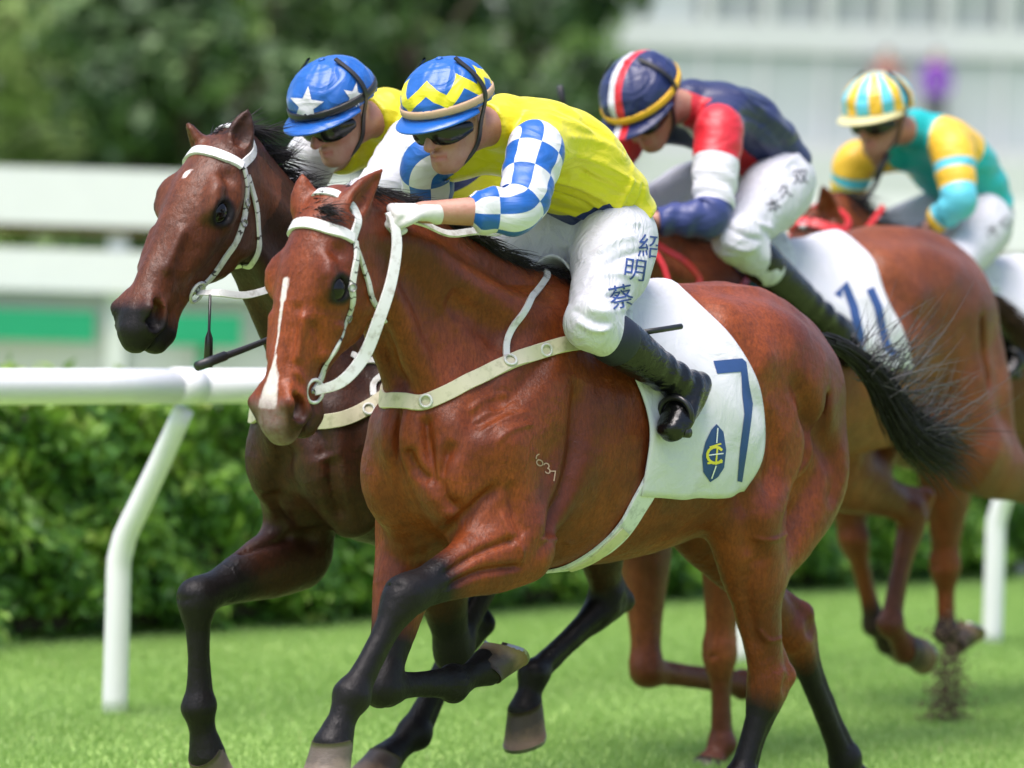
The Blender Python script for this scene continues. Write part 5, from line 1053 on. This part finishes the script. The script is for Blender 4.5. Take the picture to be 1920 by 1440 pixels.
def build_jockey(c):
    fr = c['frame']; J = {k: V3(v) for k, v in c['joints'].items()}; T = Thing('person', c['label'], 'person', fr, J['ankL'] * V3(1, 0, 1), 'jockeys riding in the race'); res = c.get('res', .006)
    f = unit(c['face']); u = unit(V3(c.get('head_up', (.3, 0, 1))) - f * (V3(c.get('head_up', (.3, 0, 1))) @ f)); s = np.cross(u, f); c0 = J['head']
    def HP(a, b, d): return c0 + f * a + s * b + u * d
    allp = np.array(list(J.values())); lo, hi = allp.min(0) - .26, allp.max(0) + .26; lo[1] -= .02
    def torso(S, off, k=.05):
        S.chain([J['pel'], J['lum'], J['mid'], J['C7'] * .55 + J['mid'] * .45, J['C7']], [(.145 + off, .115 + off), (.135 + off, .10 + off), (.155 + off, .112 + off), (.150 + off, .100 + off), (.07 + off * .6, .06 + off * .6)], k=k, step=.04)
        for q in 'LR': S.chain([J['C7'] * .6 + J['mid'] * .4 + V3(0, J['sh' + q][1] * .4, 0), J['sh' + q]], [.07 + off, .058 + off], k=.05)
    def thighs(S, off, k=.04):
        for q in 'LR':
            hp, kn, an = J['hip' + q], J['kn' + q], J['ank' + q]
            S.chain([hp, lerp(hp, kn, .4), lerp(hp, kn, .8), kn], [(.088 + off, .098 + off), (.080 + off, .088 + off), (.060 + off, .064 + off), (.055 + off, .058 + off)], k=k); S.chain([kn, lerp(kn, an, .3)], [.053 + off, .050 + off], k=.03)
    def shank(S, q, off):
        kn, an, to = J['kn' + q], J['ank' + q], J['toe' + q]; ax = unit(kn - an); hl = an - ax * .035 - unit(to - an) * .03
        S.chain([lerp(kn, an, .12), lerp(kn, an, .35), lerp(kn, an, .72), an], [(.050 + off, .053 + off), (.052 + off, .058 + off), (.040 + off, .043 + off), (.036 + off, .038 + off)], k=.02)
        S.chain([hl, lerp(hl, to, .45) , lerp(hl, to, .8), to], [(.030 + off, .032 + off), (.036 + off, .034 + off), (.040 + off, .028 + off), (.032 + off, .020 + off)], k=.03, step=.02)
    # ---- body
    S = SDF(lo, hi, res); torso(S, 0); thighs(S, -.006)
    for q, sg in (('L', 1), ('R', -1)):
        shank(S, q, 0); S.chain([J['sh' + q], lerp(J['sh' + q], J['el' + q], .5), J['el' + q]], [.052, .045, .038], k=.04); W_ = J['wr' + q]
        S.chain([J['el' + q], lerp(J['el' + q], W_, .35), W_], [.038, .040, (.026, .029)], k=.02); hand(S, W_, J['ha' + q] - W_, V3(.25, sg * .25, 1), sg)
    S.chain([J['C7'], lerp(J['C7'], HP(-.03, 0, -.06), .5), HP(-.02, 0, -.07)], [.065, .055, .056], k=.04)
    S.ell(HP(-.01, 0, .02), (.098, .078, .105), (f, s, u), k=.02); S.chain([HP(.035, 0, -.03), HP(.052, 0, -.094)], [(.062, .052), (.048, .044)], side=s, k=.03); S.ell(HP(.078, 0, -.124), (.022, .024, .020), (f, s, u), k=.025)
    for sg in (1, -1):
        S.chain([HP(.0, sg * .062, -.045), HP(.015, sg * .055, -.085), HP(.065, sg * .022, -.124)], [.022, .020, .018], k=.02); S.ell(HP(.066, sg * .040, -.042), (.028, .026, .026), (f, s, u), k=.02)
        S.ell(HP(-.008, sg * .083, -.015), (.020, .010, .032), (f, s, u), k=.008); S.ell(HP(-.003, sg * .092, -.013), (.010, .006, .018), (f, s, u), k=.005, op='sub'); S.ell(HP(.102, sg * .013, -.056), (.012, .010, .009), (f, s, u), k=.008)
        S.ell(HP(.086, sg * .032, -.012), (.014, .018, .012), (f, s, u), k=.012, op='sub')
    S.chain([HP(.092, 0, -.008), HP(.115, 0, -.036), HP(.126, 0, -.054)], [.010, .0115, .0145], k=.012, step=.012)
    S.chain([HP(.088, .024, -.089), HP(.102, 0, -.083), HP(.088, -.024, -.089)], [.005, .0085, .005], k=.008, step=.01); S.chain([HP(.088, .022, -.097), HP(.100, 0, -.100), HP(.088, -.022, -.097)], [.005, .009, .005], k=.008, step=.01)
    S.chain([HP(.094, .022, -.0925), HP(.112, 0, -.0915), HP(.094, -.022, -.0925)], [.004, .006, .004], k=.004, op='sub', step=.01)
    V, Q = S.mesh(2); del S; hv_ = V - c0; ff, ss, uu = hv_ @ f, hv_ @ s, hv_ @ u; lip = .75 * np.exp(-((uu + .0915) / .010) ** 2) * (np.abs(ss) < .027) * (ff > .072) + .35 * np.exp(-((uu + .055) / .012) ** 2 - (ss / .018) ** 2) * (ff > .09)
    T.part('body', V, Q, c['skin'], attrs={'lip': np.clip(lip, 0, 1), 'hair': ((uu > .0) & (ff < .03) & (np.linalg.norm(hv_, axis=1) < .14) & (np.abs(ss) < .086)).astype(float)})
    # ---- jersey and sleeves
    S = SDF(lo, hi, res * 1.05); torso(S, .012)
    S.chain([J['pel'] + V3(.02, 0, .03), J['lum'], J['mid']], [(.150, .120), (.148, .118), (.160, .118)], k=.05); S.chain([J['C7'], lerp(J['C7'], HP(-.02, 0, -.06), .35)], [.075, .062], k=.02)
    up = unit(J['lum'] - J['pel'] + V3(.1, 0, .15)); S.cut(J['pel'] + up * c.get('hem', .035), -up); S.cut(lerp(J['C7'], HP(-.02, 0, -.07), .42), unit(HP(-.02, 0, -.07) - J['C7'])); V, Q = S.mesh(2); del S
    N = vnormals(V, Q); ax = unit(J['C7'] - J['pel']); t = (V - J['pel']) @ ax / np.linalg.norm(J['C7'] - J['pel'])
    fold = np.sin((V @ unit(V3(.5, .2, 1))) * 60 + 4 * vnoise(V, 7, 2)) * sstep(.75, .15, t) * .0035 + vnoise(V, 20, 8) * .0045 + vnoise(V, 45, 9) * .0018; V = V + N * fold[:, None]
    V = sculpt(fr, V, Q, c['folds'], 1.35) if c.get('folds') else V
    jer = T.part('jersey', V, Q, c['jersey'], attrs={'t': t, 'lat': V[:, 1], 'front': (V - J['mid']) @ np.cross(ax, V3(0, 1, 0)) * -1}); jsk = None
    for q, sg in (('L', 1), ('R', -1)):
        sh, el, wr = J['sh' + q], J['el' + q], J['wr' + q]; ce = c.get('cuff', .72); sh0 = lerp(sh, J['C7'], .22); P = catmull(np.array([[*p, r] for p, r in ((sh0, .066), (sh, .078), (lerp(sh, el, .45), .074), (lerp(sh, el, .88), .066), (lerp(el, wr, .12), .064), (lerp(el, wr, .45), .056), (lerp(el, wr, ce - .04), .046), (lerp(el, wr, ce), .036))]), .006)
        v, fc, uv = tube(P[:, :3], P[:, 3] * c.get('sleeve_r', 1.), 64, False); nn = v - np.repeat(P[:, :3], 64, 0); nn /= np.linalg.norm(nn, axis=1)[:, None]; L = uv[:, 0]; an = uv[:, 1] * 6.283
        v = v + nn * (.004 * np.sin(L * 95 + 2.2 * np.sin(an + 1) + 3 * vnoise(v, 9, 4)) * (.35 + .65 * sstep(.20, .33, L)) + .004 * vnoise(v, 26, 6))[:, None]
        T.part('sleeve', v, np.array(fc), c['sleeve'], uv=uv)
        S = SDF(np.minimum(J['wr' + q], J['ha' + q]) - .14, np.maximum(J['wr' + q], J['ha' + q]) + .14, .0038); hand(S, J['wr' + q], J['ha' + q] - J['wr' + q], V3(.25, sg * .25, 1), sg, .0022); hd_ = unit(J['ha' + q] - J['wr' + q]); S.chain([J['wr' + q] - hd_ * .035, J['wr' + q]], [(.034, .032), (.031, .026)], k=.01); V, Q = S.mesh(1); T.part('glove', V, Q, c['gloves'][0 if q == 'L' else 1])
    # ---- breeches
    S = SDF(lo, hi, res * 1.05); S.chain([J['pel'], J['lum'] * .6 + J['pel'] * .4], [(.150, .122), (.140, .110)], k=.05); thighs(S, .015)
    for q, sg in (('L', 1), ('R', -1)): S.chain([J['hip' + q] + V3(-.05, -sg * .05, .0), lerp(J['hip' + q], J['kn' + q], .25)], [.105, .095], k=.05)
    V, Q = S.mesh(2); del S; N = vnormals(V, Q); V = V + N * (vnoise(V, 18, 12) * .004 + vnoise(V, 40, 13) * .0016)[:, None]; V = sculpt(fr, V, Q, c['leg_folds'], 1.6) if c.get('leg_folds') else V; T.part('breeches', V, Q, M_BREECH); bsk = Skin(fr, V, Q)
    for nm, polys, m in c.get('leg_print', []):
        v, fc = decal_px(bsk, polys, .0018, 5)
        if len(fc): T.part(nm, v, fc, m)
    # ---- boots
    for q in 'LR':
        kn, an = J['kn' + q], J['ank' + q]; S = SDF(np.minimum(kn, J['toe' + q]) - .2, np.maximum(kn, an) + .15, .005); shank(S, q, .010); S.cut(lerp(kn, an, .26), unit(kn - an)); V, Q = S.mesh(2)
        N = vnormals(V, Q); tt = (V - kn) @ unit(an - kn) / np.linalg.norm(an - kn); V = V + N * (np.sin(tt * 46 + 3 * vnoise(V, 12, 3)) * .0030 * sstep(.55, .8, tt) * (1 - sstep(1.0, 1.2, tt)) + vnoise(V, 30, 5) * .0012)[:, None]; T.part('boot', V, Q, M_BOOT)
        v, fc, _ = tube(np.linspace(lerp(kn, an, .14), lerp(kn, an, .33), 8), [.062, .0675, .069, .070, .070, .069, .068, .062], 36, False); T.part('boot_cuff', v, np.array(fc), c.get('cuffmat', M_BAND_NAVY))
    # ---- helmet in its own axes
    hm = T.o; R = Matrix(((f[0], s[0], u[0]), (f[1], s[1], u[1]), (f[2], s[2], u[2]))); hc = HP(.002, 0, .046) - T.base; k = c.get('helmet', 1.0); rows, cols = 22, 72; v = []; 
    for i in range(rows + 1):
        ph = math.radians(-12 + 102 * i / rows)
        for j in range(cols):
            az = 2 * math.pi * j / cols; ca, sa = math.cos(az), math.sin(az); cp, sp = math.cos(ph), math.sin(ph); flr = 1 + .03 * max(0, -sp * 4); p = V3(.136 * cp * ca * flr + .002, .117 * cp * sa * flr, .106 * sp)
            gath = math.sin(az * 31 + 2 * math.sin(az * 5)) * .0016 * math.exp(-((ph + .05) / .28) ** 2) + .0022 * math.sin(ca * 13 + sp * 9 + 2 * math.sin(sa * 7)) * cp; v.append(p * (1 + gath / .12) * k)
    fc = [(i * cols + j, i * cols + (j + 1) % cols, (i + 1) * cols + (j + 1) % cols, (i + 1) * cols + j) for i in range(rows) for j in range(cols)] + [tuple(range(cols - 1, -1, -1)) ]
    mw = Matrix.Translation(Vector(hc)) @ R.to_4x4(); he = mesh_obj('helmet', v, fc, c['cap'], True, T.o); he.matrix_local = mw; rm = np.array(R)
    def to_fr(p): return np.asarray(p) @ rm.T + hc + T.base
    def hpart(nm, v, fc, m): o = mesh_obj(nm, v, fc, m, True, he); return o
    pv = []; n = 40                                                                                         # peak
    for j in range(n + 1):
        az = math.radians(-78 + 156 * j / n); ca, sa = math.cos(az), math.sin(az); e = .048 * max(0, ca) ** 1.2 + .002
        for ex, z in ((0, -.020), (e, -.030 - .010 * ca), (e + .003, -.033 - .010 * ca), (e, -.036 - .010 * ca), (-.004, -.027)): pv.append(V3(.132 * ca + ca * ex, .115 * sa + sa * ex * .6, z) * k)
    hpart('peak', pv, [(j * 5 + i, j * 5 + 5 + i, j * 5 + 5 + (i + 1) % 5, j * 5 + (i + 1) % 5) for j in range(n) for i in range(5)], c.get('peakmat', c['cap']))
    if c.get('band'):
        bv = []; n = 64
        for j in range(n):
            az = 2 * math.pi * j / n; ca, sa = math.cos(az), math.sin(az)
            for r_, z in ((1.015, -.022), (1.042, -.017), (1.042, -.003), (1.015, .002)): bv.append(V3(.136 * ca * r_ + .002, .117 * sa * r_, z + .006 - .004 * ca) * k)
        hpart('elastic_band', bv, [(j * 4 + i, ((j + 1) % n) * 4 + i, ((j + 1) % n) * 4 + (i + 1) % 4, j * 4 + (i + 1) % 4) for j in range(n) for i in range(4)], c['band'])
    bm_v, bm_f = ring(V3(.0, 0, .106 * k), V3(0, 0, 1), .006, .005, 12); hpart('button', bm_v, bm_f, c.get('button', c['cap']))
    hv = np.array([to_fr(p) for p in v]); hsk = Skin(fr, hv, [q for q in fc if len(q) == 4])
    for nm, polys, m in c.get('cap_print', []):
        dv, df = decal_px(hsk, polys, .0022, 7, True)
        if len(df): T.part(nm, dv, df, m)
    # strap over the cap and under the chin
    for sg in (1, -1):
        P = [HP(.0, sg * .062, .150), HP(.0, sg * .108, .095), HP(.0, sg * .124, .03), HP(.004, sg * .094, -.02), HP(.020, sg * .076, -.083), HP(.050, sg * .035, -.128), HP(.056, 0, -.136)]
        P = [HP(.0, sg * .050, .150 * k), HP(.0, sg * .104 * k, .10 * k), HP(.0, sg * .122 * k, .05)] + P[3:]; v, fc, uv = ribbon(P, [s * sg * .5 + u] + [s * sg + u * .5] + [s * sg] * 3 + [s * sg - u] + [-u], .014, .003, .012, None, .003); T.part('chin_strap', v, fc, M_RUBBER)
    # goggles
    S = SDF(c0 - .17, c0 + .17, .0042); P = [HP(.095 * math.cos(a) + .012, .088 * math.sin(a), -.026) for a in np.linspace(-1.25, 1.25, 9)]
    S.chain(P, [(.012, .016), (.014, .026), (.018, .032), (.019, .031), (.016, .023), (.019, .031), (.018, .032), (.014, .026), (.012, .016)], side=f, k=.004, step=.015); V, Q = S.mesh(2); gg = T.part('goggles', V, Q, M_GOGGLE)
    if c.get('lens'):
        for sg in (1, -1): v, fc = ring(HP(.083, sg * .063, .002), f * .5 + s * sg, .006, .006, 14); T.part('vent_button', v, fc, M_LENS, parent=gg)
    return dict(T=T, J=J, HP=HP, bsk=bsk)
def mirrored(J):
    for k in list(J):
        if k[-1] == 'L' and k[:-1] + 'R' not in J: J[k[:-1] + 'R'] = V3(J[k]) * V3(1, -1, 1)
    return J
def check_sleeve(n):
    u = uvx(n); a = n.math('FLOOR', n.math('MULTIPLY', u[0], 11.5)); b = n.math('FLOOR', n.math('MULTIPLY', u[1], 8)); return n.mix(n.math('MODULO', n.math('ADD', a, b), 2.0), BLU, WHT)
def hoops(stops, cols):
    def fn(n):
        u = uvx(n)[0]; c = cols[0]
        for s_, col in zip(stops, cols[1:]): c = n.mix(n.math('GREATER_THAN', u, s_), c, col)
        return c
    return fn
def objsep(n): return n.sep(n.obj())
def zigzag(n):
    x, y, z = objsep(n); az = n.math('ARCTAN2', y, x); t = n.math('PINGPONG', n.math('ADD', n.math('MULTIPLY', az, 7 / 6.2832 * 2), 20.55), 1.0); zc = n.math('ADD', .016, n.math('MULTIPLY', t, .042)); d = n.math('ABSOLUTE', n.math('SUBTRACT', z, zc)); return n.mix(n.math('LESS_THAN', d, .0185), BLU, YEL)
def tricolour(n):
    x, y, z = objsep(n); c = n.mix(n.math('MULTIPLY', n.math('GREATER_THAN', y, -.030), n.math('LESS_THAN', y, -.004)), (.010, .018, .085), WHT); return n.mix(n.math('MULTIPLY', n.math('GREATER_THAN', y, -.004), n.math('LESS_THAN', y, .024)), c, RED)
def stripes4(n):
    x, y, z = objsep(n); az = n.math('ARCTAN2', y, x); return n.mix(n.math('GREATER_THAN', n.math('SINE', n.math('MULTIPLY', az, 9.0)), 0.0), GLD, LBL)
def jersey1(n):
    t = n.attr('t'); lat = n.attr('lat'); fr_ = n.attr('front'); c = n.mix(n.math('MULTIPLY', n.math('GREATER_THAN', fr_, .088), n.math('LESS_THAN', t, .34)), YEL, NVY); return c
def jersey2(n):
    t = n.attr('t'); return n.mix(n.math('MULTIPLY', n.math('GREATER_THAN', n.attr('front'), .03), n.math('LESS_THAN', n.math('ABSOLUTE', n.math('SUBTRACT', t, .62)), .14)), YEL, NVY)
def jersey3(n):
    lat = n.attr('lat'); fr_ = n.attr('front'); red = n.math('MULTIPLY', n.math('GREATER_THAN', fr_, .045), n.math('LESS_THAN', n.math('ABSOLUTE', n.math('SUBTRACT', lat, .06)), .045)); c = n.mix(red, (.012, .018, .075), RED)
    wt = n.math('MULTIPLY', n.math('GREATER_THAN', fr_, .045), n.math('LESS_THAN', n.math('ABSOLUTE', n.math('SUBTRACT', lat, .005)), .012)); return n.mix(wt, c, WHT)
def jersey4(n):
    t = n.attr('t'); return n.mix(n.math('MULTIPLY', n.math('GREATER_THAN', t, .62), n.math('GREATER_THAN', n.math('ABSOLUTE', n.attr('lat')), .085)), TUR, GLD)
j1 = mirrored(dict(head=L1(846, 212, .02), C7=L1(946, 230, 0), mid=L1(1058, 296, 0), lum=L1(1118, 372, 0), pel=L1(1136, 436, 0), shL=L1(1005, 282, .19), elL=L1(975, 395, .27), wrL=L1(795, 398, .13), haL=L1(738, 396, .09),
    shR=V3(.36, -.19, 1.885), elR=L1(800, 385, -.27), wrR=L1(752, 478, -.19), haR=L1(738, 530, -.17), hipL=L1(1158, 458, .12), knL=L1(1108, 606, .295), ankL=L1(1288, 728, .31), toeL=L1(1258, 806, .34)))
def kanji(ch, x, y, s, rot): 
    p = text_px(ch, x, y, s, rot); return p
ink = plain('blue_ink', (.02, .055, .22), .7); ink_b = plain('black_ink', (.03, .03, .035), .7)
P1 = build_jockey(dict(frame=F1, label='jockey in yellow jersey with blue and white checked sleeves on the blazed bay horse', joints=j1, face=(1, .10, -.38), skin=M_SKIN, jersey=silk('yellow_silk', jersey1), sleeve=silk('checked_silk', check_sleeve), cap=silk('zigzag_cap', zigzag, .40, .5), band=M_BEIGE, gloves=(M_GLOVE_W, M_GLOVE_W), cuff=.52, lens=True,
    folds=[([(1030, 285), (1110, 300), (1195, 345)], .011, .008), ([(1020, 310), (1100, 328), (1190, 375)], .010, -.008), ([(1015, 330), (1090, 350), (1180, 400)], .011, .009), ([(1005, 355), (1075, 375), (1150, 405)], .010, -.008), ([(1000, 375), (1060, 395), (1130, 420)], .010, .007),
           ([(965, 205), (1040, 222), (1120, 250)], .014, .006), ([(1040, 205), (1110, 240), (1180, 300)], .014, -.005), ([(950, 245), (985, 235), (1040, 240)], .010, .006), ([(1185, 330), (1170, 370), (1130, 410)], .010, .008), ([(1205, 340), (1195, 385), (1160, 420)], .009, -.007), ([(1100, 380), (1140, 395), (1180, 385)], .008, .006), ([(930, 300), (960, 330), (990, 340)], .01, -.006), ([(1060, 255), (1120, 265), (1180, 300)], .010, .006)],
    leg_folds=[([(1075, 560), (1125, 585), (1172, 580)], .010, .007), ([(1072, 580), (1115, 602), (1150, 605)], .009, -.007), ([(1080, 600), (1110, 618), (1140, 618)], .008, .007), ([(1090, 540), (1140, 555), (1185, 545)], .010, -.006), ([(1115, 480), (1150, 455), (1190, 445)], .012, .007), ([(1130, 500), (1170, 480), (1215, 470)], .011, -.006), ([(1010, 430), (1060, 460), (1110, 500)], .012, .006), ([(1150, 425), (1200, 420), (1235, 400)], .010, .006), ([(1105, 525), (1145, 515), (1200, 520)], .010, .005)], peakmat=silk('blue_peak', BLU, .3, .1), res=.0055,
    leg_print=[('lettering', kanji('蔡', 1164, 556, 44, 12), ink), ('lettering', kanji('明', 1190, 506, 40, -8), ink), ('lettering', kanji('紹', 1218, 462, 44, -5), ink)]))
def shifted(base, d, **kw): J = {k: V3(v) + V3(d) for k, v in base.items()}; J.update({k: V3(v) for k, v in kw.items()}); return J
j2 = shifted(j1, (-.02, 0, .0), head=L2(632, 205, .0), C7=L2(725, 215, 0), shL=L2(772, 275, .19), elL=L2(715, 350, .25), wrL=L2(640, 395, .13), haL=L2(590, 395, .09), shR=L2(590, 292, -.19), elR=L2(562, 345, -.26), wrR=L2(548, 372, -.12), haR=L2(522, 358, -.07))
def star(cx, cy, r, rot=0, sq=1.0): return [(cx + (r if i % 2 == 0 else r * .42) * math.sin(math.radians(36 * i + rot)) * sq, cy - (r if i % 2 == 0 else r * .42) * math.cos(math.radians(36 * i + rot))) for i in range(10)]
def star_polys(*a): P = star(*a); c = (a[0], a[1]); return [[c, P[i - 1], P[i]] for i in range(10)]
wsilk = silk('white_silk', WHT)
P2 = build_jockey(dict(frame=F2, label='jockey in yellow jersey with white sleeves and starred blue cap on the dark brown horse', joints=j2, face=(1, .02, -.50), skin=M_SKIN, jersey=silk('yellow_navy_silk', jersey2), sleeve=wsilk, cap=silk('blue_cap', BLU, .40, .5), band=M_RUBBER, gloves=(M_GLOVE_W, M_GLOVE_P), cuff=.80, res=.006, helmet=1.02,
    cap_print=[('star', star_polys(575, 198, 36, 6, .92), wsilk), ('star', star_polys(664, 182, 28, 10, .8), wsilk)]))
j3 = mirrored(dict(head=L3(1212, 190, .0), C7=L3(1295, 195, 0), mid=L3(1378, 240, 0), lum=L3(1424, 290, 0), pel=L3(1446, 338, 0), shL=L3(1348, 245, .19), elL=L3(1335, 408, .27), wrL=L3(1215, 415, .14), haL=L3(1165, 412, .10), hipL=L3(1466, 348, .12), knL=L3(1378, 448, .29), ankL=L3(1572, 622, .31), toeL=L3(1592, 672, .34)))
P3 = build_jockey(dict(frame=F3, label='jockey in navy jersey with red and white sleeves on horse 11', joints=j3, face=(1, .12, -.85), head_up=(1, 0, .9), skin=M_SKIN_TAN, jersey=silk('navy_silk', jersey3), sleeve=silk('red_white_navy_silk', hoops((.165, .325), (RED, WHT, (.03, .045, .16)))), cap=silk('tricolour_cap', tricolour, .40, .5), band=M_BAND_Y, gloves=(M_GLOVE_N, M_GLOVE_N), cuff=.85, res=.0075, helmet=1.10,
    folds=[([(1370, 170), (1420, 200), (1490, 260)], .014, .007), ([(1380, 210), (1430, 230), (1480, 290)], .012, -.007), ([(1385, 250), (1425, 265), (1460, 310)], .012, .007), ([(1320, 190), (1340, 220), (1330, 260)], .010, .006), ([(1400, 180), (1450, 200), (1495, 240)], .010, -.006)],
    leg_folds=[([(1380, 400), (1420, 420), (1450, 430)], .011, .007), ([(1360, 425), (1400, 445), (1430, 450)], .010, -.007), ([(1430, 320), (1470, 310), (1500, 290)], .011, .006), ([(1350, 450), (1390, 468), (1420, 465)], .009, .006)], cuffmat=M_BOOT,
    leg_print=[('lettering', kanji('本', 1450, 385, 26, 20), ink_b), ('lettering', kanji('久', 1472, 358, 26, 10), ink_b), ('lettering', kanji('双', 1500, 332, 26, 5), ink_b)]))
j4 = mirrored(dict(head=L4(1650, 215, .0), C7=L4(1720, 245, 0), mid=L4(1780, 302, 0), lum=L4(1818, 358, 0), pel=L4(1832, 405, 0), shL=L4(1785, 285, .19), elL=L4(1800, 380, .27), wrL=L4(1745, 425, .14), haL=L4(1710, 440, .09), shR=L4(1605, 305, -.19), elR=L4(1585, 380, -.25), wrR=L4(1560, 425, -.12), haR=L4(1548, 440, -.08), hipL=L4(1845, 420, .12), knL=L4(1775, 520, .29), ankL=V3(-.03, .31, 1.36), toeL=V3(.10, .34, 1.26)))
P4 = build_jockey(dict(frame=F4, label='jockey in turquoise jersey with yellow hooped sleeves on the rearmost horse', joints=j4, face=(1, .05, -.25), skin=M_SKIN_TAN, jersey=silk('turquoise_silk', jersey4), sleeve=silk('hooped_silk', hoops((.10, .135, .20, .285, .345), (GLD, LBL, GLD, LBL, LBL, GLD))), cap=silk('striped_cap', stripes4, .30, .5), gloves=(M_GLOVE_N, M_GLOVE_N), cuff=.85, res=.008, helmet=1.06, peakmat=silk('pale_peak', (.55, .50, .25), .4, .1),
    leg_print=[('lettering', kanji('大', 1860, 432, 22, 0), ink_b), ('lettering', kanji('心', 1885, 415, 22, 0), ink_b)]))

# ------------------------------------------------------------------ saddles with stirrups, whips
def saddle(H, P, label, rod=None):
    sk = H['skin']; B = H['B']; fr = H['fr']; T = Thing('saddle', label, 'saddle', fr, B(-.12, 0, 1.58), 'racing saddles'); n1, n2 = 25, 16; G = np.zeros((n1, n2, 3)); N = np.zeros((n1, n2, 3))
    for i, u_ in enumerate(np.linspace(-1, 1, n1)):
        for j, t in enumerate(np.linspace(0, 1, n2)):
            ph = u_ * .62; a = .06 + .03 * abs(u_) ** 2 - t * (.26 - .10 * abs(u_)); hp, hn = sk.cast(B(a, 0, 1.2), (0, math.sin(ph), math.cos(ph))); r_ = V3(0, math.sin(ph), math.cos(ph)); G[i, j] = hp + r_ * (.022 + .02 * (1 - abs(u_)) * (abs(t - .5) * 2) ** 2); N[i, j] = r_
    v, f = grid_shell(G, N, .008); T.part('seat', v, f, M_GIRTH)
    for q, sg in (('L', 1), ('R', -1)):
        to, an = P['J']['toe' + q], P['J']['ank' + q]; b = lerp(an, to, .72) + V3(0, 0, -.02); top = sk.near(B(-.06, sg * .24, 1.40))[0] + V3(0, sg * .03, 0)
        st = free_strap(T, 'stirrup_leather', [top, lerp(top, b + V3(0, 0, .1), .6) + V3(0, sg * .015, 0), b + V3(0, 0, .09)], [V3(0, sg, .2)] * 3, .018, M_BLACK)
        v, f = ring(b + V3(0, 0, .030), V3(1, .2 * sg, -.2), .048, .009, 22); v2, f2, _ = tube([b + V3(0, -.05, -.018), b + V3(0, .05, -.018)], .014, 10); V_, F_ = merge((v, f), (v2, f2)); T.part('stirrup', V_, F_, M_BLACK)
    if rod is not None: v, f, _ = tube(rod, [.008] * len(rod), 10); T.part('strap_end', v, f, M_RUBBER)
    return T
saddle(H1, P1, 'small pale racing saddle with black stirrups under the checked sleeved jockey', [F1.loc(1200, 624, .31), F1.loc(1240, 618, .315), F1.loc(1277, 612, .32)]); saddle(H2, P2, 'small pale racing saddle with black stirrups on the dark brown horse'); saddle(H3, P3, 'small pale racing saddle with black stirrups under the navy jacketed jockey'); saddle(H4, P4, 'small pale racing saddle with black stirrups on the rearmost horse')
def whip(fr, label, P, R):
    v, f, _ = tube(catmull(np.hstack([np.array(P), np.zeros((len(P), 1))]), .03)[:, :3], np.interp(np.linspace(0, 1, max(2, len(catmull(np.hstack([np.array(P), np.zeros((len(P), 1))]), .03)))), np.linspace(0, 1, len(R)), R), 12); T = Thing('whip', label, 'whip', fr, P[0], 'riding whips'); T.part('shaft', v, f, M_RUBBER)
    d = unit(np.array(P[-1]) - np.array(P[-2])); v, f, _ = tube([np.array(P[-1]) - d * .10, np.array(P[-1]) + d * .004], R[-1] * 1.18, 12); T.part('padded_end', v, f, M_RUBBER)
whip(F1, 'black padded whip pointing forward between the two leading horses', [P1['J']['haR'] + V3(-.05, 0, -.005), P1['J']['haR'] + V3(.06, -.005, -.03), F1.loc(500, 638, -.17), F1.loc(372, 686, -.17)], [.008, .007, .008, .011])
whip(F3, 'dark whip held upright past the back of the yellow jersey', [P3['J']['haR'] + V3(0, 0, -.04), P3['J']['haR'] + V3(.0, 0, .06), F3.loc(1056, 200, -.12), F3.loc(1050, 163, -.12)], [.008, .007, .007, .009])
whip(F4, 'dark whip across the face of the turquoise jacketed rider', [P4['J']['haR'] + V3(.0, 0, -.05), P4['J']['haR'] + V3(.02, .01, .05), F4.loc(1625, 370, .02), F4.loc(1664, 290, .06)], [.009, .009, .009, .010])

# ------------------------------------------------------------------ turf kicked up by the hooves
M_DIRT = plain('dirt', (.13, .085, .055), .95, .4, 60, .4)
def dirt():
    r = np.random.default_rng(8); bm = bmesh.new(); bmesh.ops.create_icosphere(bm, subdivisions=1, radius=1); B0 = np.array([v.co[:] for v in bm.verts]); FF = [tuple(v.index for v in f.verts) for f in bm.faces]; bm.free(); V = []; Fc = []; D0 = 17.2
    for k in range(2300):
        if k < 1900: t = r.uniform(0, 1) ** .8; p = at_dist(1778 + r.normal(0, 15 + 12 * t) , 1215 + 215 * t, D0 + r.normal(0, .05)); s = r.uniform(.0012, .0055) * (1.2 - .3 * t)
        elif k < 2040: p = at_dist(1780 + r.normal(0, 28), 1190 + r.normal(0, 22), D0 + r.normal(0, .05)); s = r.uniform(.0015, .006)
        else: p = at_dist(r.uniform(1540, 1880), r.uniform(1180, 1410), D0 + r.normal(0, .3)); s = r.uniform(.001, .003)
        if p[2] < .01: continue
        o = len(V); V += list(p + B0 * s * (1 + .35 * r.normal(size=(len(B0), 1)))); Fc += [tuple(i + o for i in q) for q in FF]
    tag(mesh_obj('kicked_up_dirt', V, Fc, M_DIRT, False), 'spray of brown soil and turf thrown up behind a hoof', 'dirt', kind='stuff')
dirt()
